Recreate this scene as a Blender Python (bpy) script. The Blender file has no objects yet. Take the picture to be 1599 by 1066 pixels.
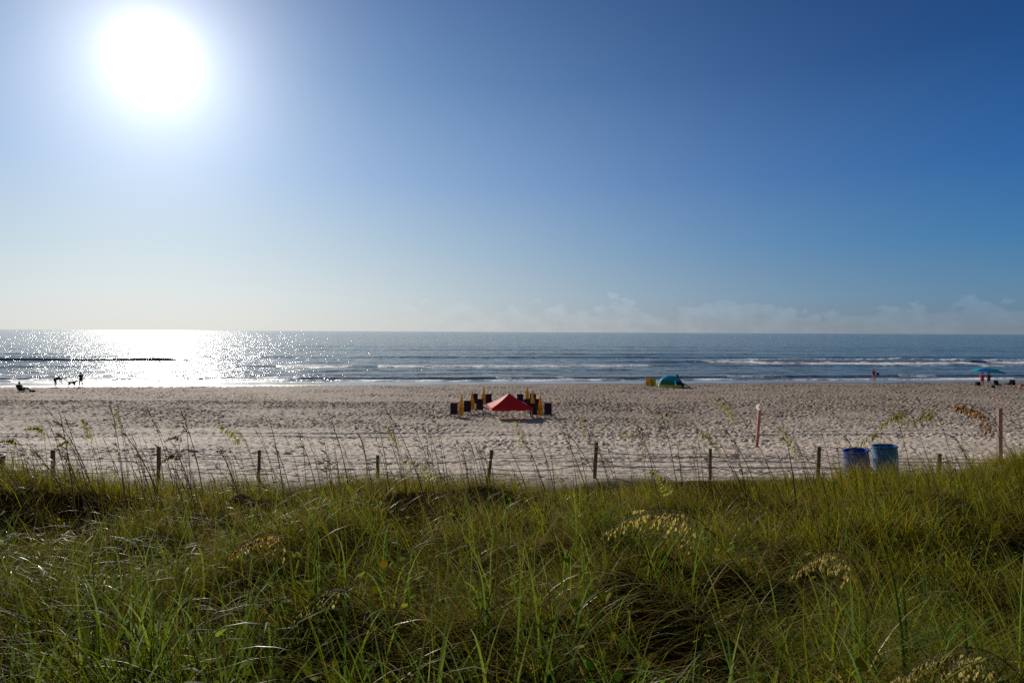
import bpy, bmesh, math, random
import numpy as np
from mathutils import Vector, Matrix
random.seed(7); RNG = np.random.default_rng(11)
sc = bpy.context.scene
C = sc.collection
CAM_Z = 6.6
R = math.radians

# ------------------------------------------------------------------ camera
cam_d = bpy.data.cameras.new('camera'); cam = bpy.data.objects.new('camera', cam_d); C.objects.link(cam)
cam_d.lens = 24; cam_d.sensor_width = 36; cam_d.clip_end = 60000; cam_d.clip_start = 0.05
cam.location = (0, 0, CAM_Z)
cam.matrix_world = Matrix.Translation((0, 0, CAM_Z)) @ Matrix.Rotation(R(90 - 0.81), 4, 'X') @ Matrix.Rotation(R(0.287), 4, 'Z')
sc.camera = cam
CAMROT = cam.matrix_world.to_3x3()

def ray(px, py):
    """direction of a photograph pixel (1599x1066)"""
    return (CAMROT @ Vector(((px - 799.5) / 1066.0, (533 - py) / 1066.0, -1))).normalized()
def at(px, py, y):
    d = ray(px, py)
    return Vector((0, 0, CAM_Z)) + d * (y / d.y)

# ------------------------------------------------------------------ noise
def _hash(ix, iy, s):
    h = (ix.astype(np.int64) * 374761393 + iy.astype(np.int64) * 668265263 + s * 974711) & 0x7fffffff
    h = ((h ^ (h >> 13)) * 1274126177) & 0x7fffffff
    h = ((h ^ (h >> 16)) * 2246822519) & 0x7fffffff
    return ((h ^ (h >> 11)) & 0xffff) / 65535.0
def vnoise(x, y, s=0):
    x = np.asarray(x, float); y = np.asarray(y, float)
    ix = np.floor(x); iy = np.floor(y); fx = x - ix; fy = y - iy
    fx = fx * fx * (3 - 2 * fx); fy = fy * fy * (3 - 2 * fy)
    a = _hash(ix, iy, s); b = _hash(ix + 1, iy, s); c = _hash(ix, iy + 1, s); d = _hash(ix + 1, iy + 1, s)
    return (a * (1 - fx) + b * fx) * (1 - fy) + (c * (1 - fx) + d * fx) * fy
def fbm(x, y, s=0, o=4):
    v = 0; a = .5
    for k in range(o):
        v = v + a * vnoise(x * 2 ** k + 17.3 * k, y * 2 ** k - 9.1 * k, s + k); a *= .5
    return v / (1 - .5 ** o)

# ------------------------------------------------------------------ terrain
PD = [-40, 0, 3, 6, 9, 12, 14, 16, 20, 25, 30, 35, 42, 50, 65, 80, 87, 91, 97, 120]
PZ = [4.9, 4.75, 4.62, 4.38, 4.05, 3.68, 3.42, 3.15, 2.6, 2.02, 1.52, 1.12, .76, .52, .38, .22, .12, -.02, -.35, -1.5]
SHX = 0.125
def smooth(a, b, x):
    t = np.clip((x - a) / (b - a), 0, 1); return t * t * (3 - 2 * t)
def hgt(x, y):
    """ground height without footprints"""
    x = np.asarray(x, float); y = np.asarray(y, float)
    s = y - SHX * x * smooth(20, 60, y)
    z = np.interp(s, PD, PZ)
    dune = 1 - smooth(13.2, 16.5, y)
    z = z + dune * ((fbm(x * .33 + 5, y * .33, 3, 3) - .5) * 1.0 + (fbm(x * 1.15 + 11, y * 1.35 + 4, 777, 3) - .5) * .85 * (1 - .85 * smooth(10.5, 13, y)))
    # rise at the right, low saddle further left
    z = z + 1.0 * np.exp(-((x - 13.4) / 4.1) ** 2 - ((y - 13.2) / 2.9) ** 2) * 1.0
    z = z + .30 * np.exp(-((x + 2.0) / 2.6) ** 2 - ((y - 11.5) / 2.2) ** 2)
    z = z - .25 * np.exp(-((x + 6.5) / 2.0) ** 2 - ((y - 9.0) / 1.3) ** 2)
    z = z - .40 * np.exp(-((x + .15) / .35) ** 2 - ((y - 4.75) / .5) ** 2)
    z = z + (1 - dune) * (fbm(x * .12, y * .12, 9, 3) - .5) * .28 * (1 - smooth(70, 88, s))
    return z
def h1(x, y): return float(hgt(np.array([x]), np.array([y]))[0])

def dimples(x, y, cell, rad, seed, stretch=1.0):
    cx = np.floor(x / cell); cy = np.floor(y / cell); out = np.zeros_like(x)
    for i in (-1, 0, 1):
        for j in (-1, 0, 1):
            gx = cx + i; gy = cy + j
            px = (gx + .15 + .7 * _hash(gx, gy, seed)) * cell; py = (gy + .15 + .7 * _hash(gx, gy, seed + 1)) * cell
            an = _hash(gx, gy, seed + 2) * 6.28; dp = .35 + .65 * _hash(gx, gy, seed + 3)
            dx = x - px; dy = y - py
            u = (dx * np.cos(an) + dy * np.sin(an)) / (rad * 1.35 * stretch); v = (-dx * np.sin(an) + dy * np.cos(an)) / (rad * .8)
            r2 = u * u + v * v
            out += dp * (-np.exp(-r2 * 1.6) + .42 * np.exp(-(np.sqrt(r2) - 1.45) ** 2 * 5))
    return out
def sand_detail(x, y):
    s = y - SHX * x * smooth(20, 60, y)
    m = smooth(14.5, 16.5, y) * (1 - smooth(79, 85, s))
    # strips that tyres have pressed flat run along the beach
    flat = np.zeros_like(x)
    tr = np.zeros_like(x)
    for (y0, sl, w) in TRACKS:
        d = y - (y0 + sl * x + .5 * np.sin(x * .07 + y0))
        for o in (-.85, .85):
            e = np.abs(d - o)
            tr += -.055 * np.exp(-(e / .13) ** 4) + .028 * np.exp(-((e - .30) / .09) ** 2)
            flat = np.maximum(flat, np.exp(-(e / w) ** 4))
    trod = .62 + .85 * smooth(.25, .75, fbm(x * .16, y * .38, 55, 3))
    near = 1 - .45 * (1 - smooth(17, 23, y))
    far = 1 + .5 * smooth(25, 60, y)
    z = trod * far * (.066 * dimples(x, y, .43, .14, 70, 1.2) + .042 * dimples(x + 7, y + 3, .29, .09, 80) + .028 * dimples(x + 3, y - 5, .95, .22, 90, 1.6)) * near * (1 - .8 * flat) + tr * (.9 + .9 * vnoise(x * .15, y * .15, 7))
    z += (fbm(x * 2.2, y * 2.2, 91, 3) - .5) * .05
    return z * m
TRACKS = [(17.8, -.02, .5), (20.6, .03, .6), (24.5, -.03, .5), (37.0, .03, .3)]

def grid_mesh(name, X, Y, Z, mat, kind='structure', cols=None):
    nr, nc = X.shape
    me = bpy.data.meshes.new(name)
    co = np.stack([X, Y, Z], -1).reshape(-1, 3).astype(np.float32)
    idx = np.arange(nr * nc).reshape(nr, nc)
    q = np.stack([idx[:-1, :-1], idx[:-1, 1:], idx[1:, 1:], idx[1:, :-1]], -1).reshape(-1, 4)
    fill_mesh(me, co, q, cols, True)
    o = bpy.data.objects.new(name, me); C.objects.link(o); me.materials.append(mat)
    o['kind'] = kind
    return o
def fill_mesh(me, co, q, cols=None, smooth_=False, k=4):
    me.vertices.add(len(co)); me.vertices.foreach_set('co', np.ascontiguousarray(co, np.float32).ravel())
    me.loops.add(q.size); me.loops.foreach_set('vertex_index', q.astype(np.int32).ravel())
    me.polygons.add(len(q)); me.polygons.foreach_set('loop_start', np.arange(0, q.size, k, dtype=np.int32))
    me.polygons.foreach_set('loop_total', np.full(len(q), k, np.int32))
    me.update(calc_edges=True); me.validate()
    if smooth_: me.polygons.foreach_set('use_smooth', np.ones(len(q), bool))
    if cols is not None:
        a = me.color_attributes.new('Col', 'FLOAT_COLOR', 'POINT')
        c = np.ones((len(co), 4), np.float32); c[:, :cols.shape[1]] = cols
        a.data.foreach_set('color', c.ravel())

# ------------------------------------------------------------------ materials
def mat_new(name):
    m = bpy.data.materials.new(name); m.use_nodes = True
    nt = m.node_tree; b = nt.nodes['Principled BSDF']
    return m, nt, b
def N(nt, t, **k):
    n = nt.nodes.new(t)
    for a, v in k.items():
        if a.startswith('i_'): n.inputs[a[2:].replace('_', ' ')].default_value = v
        else: setattr(n, a, v)
    return n
def ramp(nt, stops):
    r = nt.nodes.new('ShaderNodeValToRGB'); e = r.color_ramp.elements
    while len(e) > 1: e.remove(e[0])
    e[0].position = stops[0][0]; e[0].color = (*stops[0][1], 1)
    for p, c in stops[1:]:
        x = e.new(p); x.color = (*c, 1)
    return r
def plain(name, col, rough=.7, var=.18, scale=6, transl=0.0, spec=.3, bump=0.0):
    m, nt, b = mat_new(name)
    tc = N(nt, 'ShaderNodeTexCoord'); no = N(nt, 'ShaderNodeTexNoise'); no.inputs['Scale'].default_value = scale; no.inputs['Detail'].default_value = 4
    nt.links.new(tc.outputs['Object'], no.inputs['Vector'])
    r = ramp(nt, [(.3, tuple(c * (1 - var) for c in col)), (.7, tuple(min(1, c * (1 + var)) for c in col))])
    nt.links.new(no.outputs['Fac'], r.inputs['Fac']); nt.links.new(r.outputs['Color'], b.inputs['Base Color'])
    b.inputs['Roughness'].default_value = rough; b.inputs['Specular IOR Level'].default_value = spec
    if bump:
        bp = N(nt, 'ShaderNodeBump'); bp.inputs['Strength'].default_value = bump; bp.inputs['Distance'].default_value = .01
        nt.links.new(no.outputs['Fac'], bp.inputs['Height']); nt.links.new(bp.outputs['Normal'], b.inputs['Normal'])
    if transl:
        t = N(nt, 'ShaderNodeBsdfTranslucent'); nt.links.new(r.outputs['Color'], t.inputs['Color'])
        mx = N(nt, 'ShaderNodeMixShader'); mx.inputs[0].default_value = transl
        nt.links.new(b.outputs[0], mx.inputs[1]); nt.links.new(t.outputs[0], mx.inputs[2])
        nt.links.new(mx.outputs[0], nt.nodes['Material Output'].inputs['Surface'])
    return m

def sand_material():
    m, nt, b = mat_new('sand'); L = nt.links.new
    g = N(nt, 'ShaderNodeNewGeometry'); sp = N(nt, 'ShaderNodeSeparateXYZ'); L(g.outputs['Position'], sp.inputs[0])
    n1 = N(nt, 'ShaderNodeTexNoise'); n1.inputs['Scale'].default_value = .35; n1.inputs['Detail'].default_value = 5
    n2 = N(nt, 'ShaderNodeTexNoise'); n2.inputs['Scale'].default_value = 7; n2.inputs['Detail'].default_value = 6
    n3 = N(nt, 'ShaderNodeTexNoise'); n3.inputs['Scale'].default_value = 60; n3.inputs['Detail'].default_value = 3
    for n in (n1, n2, n3): L(g.outputs['Position'], n.inputs['Vector'])
    r1 = ramp(nt, [(.3, (.46, .37, .295)), (.7, (.62, .515, .425))]); L(n1.outputs['Fac'], r1.inputs['Fac'])
    r2 = ramp(nt, [(.3, (.72, .70, .68)), (.6, (1, 1, 1))]); L(n2.outputs['Fac'], r2.inputs['Fac'])
    mx = N(nt, 'ShaderNodeMix', data_type='RGBA', blend_type='MULTIPLY'); mx.inputs[0].default_value = .8
    L(r1.outputs['Color'], mx.inputs[6]); L(r2.outputs['Color'], mx.inputs[7])
    # damp sand: height above the water decides
    ad = N(nt, 'ShaderNodeMath', operation='MULTIPLY_ADD'); L(n1.outputs['Fac'], ad.inputs[0]); ad.inputs[1].default_value = .12; L(sp.outputs['Z'], ad.inputs[2])
    mr = N(nt, 'ShaderNodeMapRange'); L(ad.outputs[0], mr.inputs[0]); mr.inputs[1].default_value = .20; mr.inputs[2].default_value = .29; mr.inputs[3].default_value = 1; mr.inputs[4].default_value = 0
    md = N(nt, 'ShaderNodeMapRange'); L(ad.outputs[0], md.inputs[0]); md.inputs[1].default_value = .30; md.inputs[2].default_value = 1.25; md.inputs[3].default_value = 1; md.inputs[4].default_value = 0
    dk = N(nt, 'ShaderNodeMix', data_type='RGBA', blend_type='MULTIPLY'); L(md.outputs[0], dk.inputs[0]); L(mx.outputs[2], dk.inputs[6]); dk.inputs[7].default_value = (.50, .46, .43, 1)
    wt = N(nt, 'ShaderNodeMix', data_type='RGBA'); L(mr.outputs[0], wt.inputs[0]); L(dk.outputs[2], wt.inputs[6]); wt.inputs[7].default_value = (.17, .135, .11, 1)
    # leaf litter under the dune grass
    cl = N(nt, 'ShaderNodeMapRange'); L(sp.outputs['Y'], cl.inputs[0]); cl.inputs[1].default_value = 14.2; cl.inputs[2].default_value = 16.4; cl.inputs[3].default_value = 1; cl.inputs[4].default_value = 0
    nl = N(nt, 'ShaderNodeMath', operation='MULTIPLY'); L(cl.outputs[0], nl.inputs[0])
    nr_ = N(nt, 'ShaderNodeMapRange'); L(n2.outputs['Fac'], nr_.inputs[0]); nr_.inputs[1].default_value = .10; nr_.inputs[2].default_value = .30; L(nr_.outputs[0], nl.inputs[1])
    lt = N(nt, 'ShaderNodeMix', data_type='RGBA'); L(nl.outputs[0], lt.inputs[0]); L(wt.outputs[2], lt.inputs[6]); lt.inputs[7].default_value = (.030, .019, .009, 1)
    L(lt.outputs[2], b.inputs['Base Color'])
    rg = N(nt, 'ShaderNodeMapRange'); L(mr.outputs[0], rg.inputs[0]); rg.inputs[3].default_value = .9; rg.inputs[4].default_value = .16; L(rg.outputs[0], b.inputs['Roughness'])
    sl = N(nt, 'ShaderNodeMapRange'); L(cl.outputs[0], sl.inputs[0]); sl.inputs[3].default_value = .3; sl.inputs[4].default_value = 0; L(sl.outputs[0], b.inputs['Specular IOR Level'])
    bp = N(nt, 'ShaderNodeBump'); bp.inputs['Strength'].default_value = .8; bp.inputs['Distance'].default_value = .05
    inv = N(nt, 'ShaderNodeMath', operation='SUBTRACT'); inv.inputs[0].default_value = 1; L(mr.outputs[0], inv.inputs[1])
    hh = N(nt, 'ShaderNodeMath', operation='MULTIPLY_ADD'); L(n3.outputs['Fac'], hh.inputs[0]); hh.inputs[1].default_value = .15; L(n2.outputs['Fac'], hh.inputs[2])
    hm = N(nt, 'ShaderNodeMath', operation='MULTIPLY'); L(hh.outputs[0], hm.inputs[0]); L(inv.outputs[0], hm.inputs[1])
    L(hm.outputs[0], bp.inputs['Height']); L(bp.outputs['Normal'], b.inputs['Normal'])
    return m

def water_material():
    m, nt, b = mat_new('sea_water'); L = nt.links.new
    g = N(nt, 'ShaderNodeNewGeometry')
    at_ = N(nt, 'ShaderNodeAttribute', attribute_name='Col'); sp = N(nt, 'ShaderNodeSeparateColor'); L(at_.outputs['Color'], sp.inputs[0])
    mp = N(nt, 'ShaderNodeMapping'); mp.inputs['Scale'].default_value = (.62, 1, 1); L(g.outputs['Position'], mp.inputs[0])
    hs = None
    for s, a, d in ((2.0, .20, 3), (.6, .55, 3), (.17, 1.5, 2)):
        n = N(nt, 'ShaderNodeTexNoise'); n.inputs['Scale'].default_value = s; n.inputs['Detail'].default_value = d; n.inputs['Roughness'].default_value = .6; L(mp.outputs[0], n.inputs['Vector'])
        k = N(nt, 'ShaderNodeMath', operation='MULTIPLY_ADD'); L(n.outputs['Fac'], k.inputs[0]); k.inputs[1].default_value = a
        if hs: L(hs.outputs[0], k.inputs[2])
        else: k.inputs[2].default_value = 0
        hs = k
    # gust patches: how rough the ripples are varies over the water
    mg = N(nt, 'ShaderNodeMapping'); mg.inputs['Scale'].default_value = (1.0, .5, 1); L(g.outputs['Position'], mg.inputs[0])
    gn = N(nt, 'ShaderNodeTexNoise'); gn.inputs['Scale'].default_value = .22; gn.inputs['Detail'].default_value = 7; gn.inputs['Roughness'].default_value = .8; L(mg.outputs[0], gn.inputs['Vector'])
    gr = N(nt, 'ShaderNodeMapRange'); L(gn.outputs['Fac'], gr.inputs[0]); gr.inputs[1].default_value = .40; gr.inputs[2].default_value = .68; gr.inputs[3].default_value = .15; gr.inputs[4].default_value = 2.1
    bp = N(nt, 'ShaderNodeBump'); bp.inputs['Strength'].default_value = 1; L(gr.outputs[0], bp.inputs['Distance'])
    L(hs.outputs[0], bp.inputs['Height'])
    # shallow brownish water (G) and foam (R)
    wc = N(nt, 'ShaderNodeMix', data_type='RGBA'); L(sp.outputs[1], wc.inputs[0]); wc.inputs[6].default_value = (.028, .062, .056, 1); wc.inputs[7].default_value = (.105, .092, .062, 1)
    fn = N(nt, 'ShaderNodeTexNoise'); fn.inputs['Scale'].default_value = .9; fn.inputs['Detail'].default_value = 7; fn.inputs['Roughness'].default_value = .7; L(mp.outputs[0], fn.inputs['Vector'])
    fm = N(nt, 'ShaderNodeMath', operation='ADD'); L(sp.outputs[0], fm.inputs[0]); L(fn.outputs['Fac'], fm.inputs[1])
    fr = N(nt, 'ShaderNodeMapRange'); L(fm.outputs[0], fr.inputs[0]); fr.inputs[1].default_value = .80; fr.inputs[2].default_value = 1.0
    fc = N(nt, 'ShaderNodeMix', data_type='RGBA'); L(fr.outputs[0], fc.inputs[0]); L(wc.outputs[2], fc.inputs[6]); fc.inputs[7].default_value = (.82, .83, .84, 1)
    L(fc.outputs[2], b.inputs['Base Color'])
    rr = N(nt, 'ShaderNodeMapRange'); L(fr.outputs[0], rr.inputs[0]); rr.inputs[3].default_value = WATER_ROUGH; rr.inputs[4].default_value = .75
    L(rr.outputs[0], b.inputs['Roughness'])
    b.inputs['IOR'].default_value = 1.33; L(bp.outputs['Normal'], b.inputs['Normal'])
    return m

def grass_material(name, transl=.60, rough=.5, spec=.05):
    m, nt, b = mat_new(name); L = nt.links.new
    a = N(nt, 'ShaderNodeAttribute', attribute_name='Col')
    L(a.outputs['Color'], b.inputs['Base Color']); b.inputs['Roughness'].default_value = rough; b.inputs['Specular IOR Level'].default_value = spec
    t = N(nt, 'ShaderNodeBsdfTranslucent'); L(a.outputs['Color'], t.inputs['Color'])
    mx = N(nt, 'ShaderNodeMixShader'); mx.inputs[0].default_value = transl
    L(b.outputs[0], mx.inputs[1]); L(t.outputs[0], mx.inputs[2]); L(mx.outputs[0], nt.nodes['Material Output'].inputs['Surface'])
    return m

WATER_ROUGH = .10

# ------------------------------------------------------------------ light and sky
SUN_DIR = ray(240, 92)                 # where the photograph shows the sun
elev = math.asin(SUN_DIR.z); azim = math.atan2(SUN_DIR.x, SUN_DIR.y)
sd = bpy.data.lights.new('sun', 'SUN'); sd.energy = 5.0; sd.angle = R(.53); sd.color = (1, .93, .82)
so = bpy.data.objects.new('sun', sd); C.objects.link(so)
so.rotation_euler = SUN_DIR.to_track_quat('Z', 'Y').to_euler(); so.location = (-20, 10, 40)
def make_world():
    w = bpy.data.worlds.new('World'); sc.world = w; w.use_nodes = True
    nt = w.node_tree; L = nt.links.new; bg = nt.nodes['Background']
    sk = N(nt, 'ShaderNodeTexSky', sky_type='NISHITA', sun_disc=False, sun_elevation=elev, sun_rotation=azim, altitude=0)
    sk.air_density = 1.0; sk.dust_density = 1.2; sk.ozone_density = 3.0
    tc = N(nt, 'ShaderNodeTexCoord')
    dot = N(nt, 'ShaderNodeVectorMath', operation='DOT_PRODUCT'); L(tc.outputs['Generated'], dot.inputs[0]); dot.inputs[1].default_value = SUN_DIR
    ac = N(nt, 'ShaderNodeMath', operation='ARCCOSINE'); L(dot.outputs['Value'], ac.inputs[0])
    # forward-scattered light round the sun: sum of exponentials of the angle
    tot = None
    for amp, wd, pw in AUREOLE:
        q = N(nt, 'ShaderNodeMath', operation='DIVIDE'); L(ac.outputs[0], q.inputs[0]); q.inputs[1].default_value = wd
        p = N(nt, 'ShaderNodeMath', operation='POWER'); L(q.outputs[0], p.inputs[0]); p.inputs[1].default_value = pw
        n_ = N(nt, 'ShaderNodeMath', operation='MULTIPLY'); L(p.outputs[0], n_.inputs[0]); n_.inputs[1].default_value = -1
        e = N(nt, 'ShaderNodeMath', operation='EXPONENT'); L(n_.outputs[0], e.inputs[0])
        s = N(nt, 'ShaderNodeMath', operation='MULTIPLY_ADD'); L(e.outputs[0], s.inputs[0]); s.inputs[1].default_value = amp
        if tot: L(tot.outputs[0], s.inputs[2])
        else: s.inputs[2].default_value = 0
        tot = s
    gl = N(nt, 'ShaderNodeVectorMath', operation='SCALE'); gl.inputs[0].default_value = (1, .97, .90); L(tot.outputs[0], gl.inputs['Scale'])
    # clear sky colour by height above the horizon, deeper and bluer away from the sun
    sx = N(nt, 'ShaderNodeSeparateXYZ'); L(tc.outputs['Generated'], sx.inputs[0])
    el = N(nt, 'ShaderNodeMath', operation='MULTIPLY'); L(sx.outputs['Z'], el.inputs[0]); el.inputs[1].default_value = 1.0
    rn = ramp(nt, SKY_NEAR); ra = ramp(nt, SKY_AWAY)
    for r_ in (rn, ra): L(el.outputs[0], r_.inputs['Fac'])
    q = N(nt, 'ShaderNodeMath', operation='DIVIDE'); L(ac.outputs[0], q.inputs[0]); q.inputs[1].default_value = R(37)
    p = N(nt, 'ShaderNodeMath', operation='POWER'); L(q.outputs[0], p.inputs[0]); p.inputs[1].default_value = 2
    n_ = N(nt, 'ShaderNodeMath', operation='MULTIPLY'); L(p.outputs[0], n_.inputs[0]); n_.inputs[1].default_value = -1
    e = N(nt, 'ShaderNodeMath', operation='EXPONENT'); L(n_.outputs[0], e.inputs[0])
    bm_ = N(nt, 'ShaderNodeMix', data_type='RGBA'); L(e.outputs[0], bm_.inputs[0]); L(ra.outputs[0], bm_.inputs[6]); L(rn.outputs[0], bm_.inputs[7])
    rb = ramp(nt, SKY_BACK_FILL); L(el.outputs[0], rb.inputs['Fac'])  # paler, warmer sky behind the camera, added as fill light
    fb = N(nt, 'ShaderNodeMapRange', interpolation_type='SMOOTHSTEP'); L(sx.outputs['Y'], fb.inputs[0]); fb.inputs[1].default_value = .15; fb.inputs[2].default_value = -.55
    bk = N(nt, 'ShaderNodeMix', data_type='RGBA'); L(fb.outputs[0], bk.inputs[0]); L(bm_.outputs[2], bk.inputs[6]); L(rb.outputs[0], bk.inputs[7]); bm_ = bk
    sc10 = N(nt, 'ShaderNodeVectorMath', operation='SCALE'); sc10.inputs['Scale'].default_value = 1 / SKY_STRENGTH; L(bm_.outputs[2], sc10.inputs[0])
    tint = N(nt, 'ShaderNodeMix', data_type='RGBA'); tint.inputs[0].default_value = .03; L(sc10.outputs[0], tint.inputs[6]); L(sk.outputs[0], tint.inputs[7])
    # bank of small far cumulus low over the sea
    az = N(nt, 'ShaderNodeMath', operation='ARCTAN2'); L(sx.outputs['X'], az.inputs[0]); L(sx.outputs['Y'], az.inputs[1])
    cb = N(nt, 'ShaderNodeCombineXYZ'); L(az.outputs[0], cb.inputs[0]); L(sx.outputs['Z'], cb.inputs[1])
    mp = N(nt, 'ShaderNodeMapping'); mp.inputs['Scale'].default_value = (1, 1.5, 1); L(cb.outputs[0], mp.inputs[0])
    cn = N(nt, 'ShaderNodeTexNoise'); cn.inputs['Scale'].default_value = 33; cn.inputs['Detail'].default_value = 7; cn.inputs['Roughness'].default_value = .52; L(mp.outputs[0], cn.inputs['Vector'])
    cl = N(nt, 'ShaderNodeTexNoise'); cl.inputs['Scale'].default_value = 5.5; cl.inputs['Detail'].default_value = 3; L(az.outputs[0], cl.inputs['Vector'])
    cl.noise_dimensions = '2D'
    top = N(nt, 'ShaderNodeMapRange'); L(cl.outputs['Fac'], top.inputs[0]); top.inputs[1].default_value = .3; top.inputs[2].default_value = .75; top.inputs[3].default_value = .022; top.inputs[4].default_value = .062
    # density = noise - rises with height
    dv = N(nt, 'ShaderNodeMath', operation='DIVIDE'); L(sx.outputs['Z'], dv.inputs[0]); L(top.outputs[0], dv.inputs[1])
    sub = N(nt, 'ShaderNodeMath', operation='MULTIPLY_ADD'); L(dv.outputs[0], sub.inputs[0]); sub.inputs[1].default_value = -.42; L(cn.outputs['Fac'], sub.inputs[2])
    cm = N(nt, 'ShaderNodeMapRange'); L(sub.outputs[0], cm.inputs[0]); cm.inputs[1].default_value = .12; cm.inputs[2].default_value = .17
    cm.inputs[4].default_value = .34
    cs = N(nt, 'ShaderNodeMapRange'); L(sx.outputs['X'], cs.inputs[0]); cs.inputs[1].default_value = -.25; cs.inputs[2].default_value = .1
    c2 = N(nt, 'ShaderNodeMath', operation='MULTIPLY'); L(cm.outputs[0], c2.inputs[0]); L(cs.outputs[0], c2.inputs[1])
    lit = N(nt, 'ShaderNodeMapRange'); L(cn.outputs['Fac'], lit.inputs[0]); lit.inputs[1].default_value = .42; lit.inputs[2].default_value = .66; lit.inputs[3].default_value = .90; lit.inputs[4].default_value = 1.22
    grey = N(nt, 'ShaderNodeVectorMath', operation='SCALE'); L(tint.outputs[2], grey.inputs[0]); L(lit.outputs[0], grey.inputs['Scale'])
    gc = N(nt, 'ShaderNodeVectorMath', operation='MULTIPLY_ADD'); L(grey.outputs[0], gc.inputs[0]); gc.inputs[1].default_value = (1.02, 1, .98); gc.inputs[2].default_value = (.8, .76, .72)
    mix = N(nt, 'ShaderNodeMix', data_type='RGBA'); L(c2.outputs[0], mix.inputs[0]); L(tint.outputs[2], mix.inputs[6]); L(gc.outputs[0], mix.inputs[7])
    # pale haze band
    az2 = N(nt, 'ShaderNodeMath', operation='ABSOLUTE'); L(sx.outputs['Z'], az2.inputs[0])
    add = N(nt, 'ShaderNodeVectorMath', operation='ADD'); L(mix.outputs[2], add.inputs[0]); L(gl.outputs[0], add.inputs[1])
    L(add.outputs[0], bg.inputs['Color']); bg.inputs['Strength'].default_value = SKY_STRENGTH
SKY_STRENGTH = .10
SKY_NEAR = [(0, (.80, .83, .80)), (.045, (.72, .79, .80)), (.12, (.50, .64, .74)), (.21, (.29, .46, .71)), (.34, (.125, .275, .53)), (.46, (.055, .16, .40)), (.6, (.04, .10, .26)), (1, (.07, .10, .15))]
SKY_AWAY = [(0, (.14, .185, .24)), (.05, (.085, .21, .35)), (.12, (.026, .165, .38)), (.21, (.008, .105, .34)), (.34, (.002, .052, .21)), (.46, (.001, .032, .14)), (.6, (.015, .045, .13)), (1, (.07, .09, .13))]  # overhead stops of both ramps paled to neutralise the blue fill light
SKY_BACK_FILL = [(0, (.20, .20, .18)), (.3, (.12, .14, .16)), (1, (.07, .09, .13))]
AUREOLE = [(40, R(1.5), 2.0), (14.5, R(4.0), 1.0), (.9, R(17), 1.0)]
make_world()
sc.view_settings.view_transform = 'Standard'; sc.view_settings.look = 'None'; sc.view_settings.gamma = 1
sc.view_settings.exposure = 0.0
sc.cycles.use_denoising = False
sc.cycles.max_bounces = 8; sc.cycles.transparent_max_bounces = 4; sc.cycles.sample_clamp_indirect = 4

# ------------------------------------------------------------------ the setting
M_SAND = sand_material()
def build_ground():
    D1 = np.linspace(-8, 2.5, 22); D2 = np.arange(2.6, 15.0, .11); D3 = np.arange(15.0, 30, .07); D4 = np.arange(30, 60, .11); D5 = np.arange(60, 112, .22)
    D = np.concatenate([D1, D2, D3, D4, D5])
    u = np.concatenate([np.linspace(-3.2, -1.02, 60), np.linspace(-1, 1, 1401), np.linspace(1.02, 3.2, 60)])
    hw = .92 * np.clip(D, 0, None) + 7
    X = u[None, :] * hw[:, None]; Y = np.repeat(D[:, None], len(u), 1)
    Z = hgt(X, Y)
    m = D > 14.4
    Z[m] += sand_detail(X[m], Y[m])
    return grid_mesh('beach_ground', X, Y, Z, M_SAND)
ground = build_ground()

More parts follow.
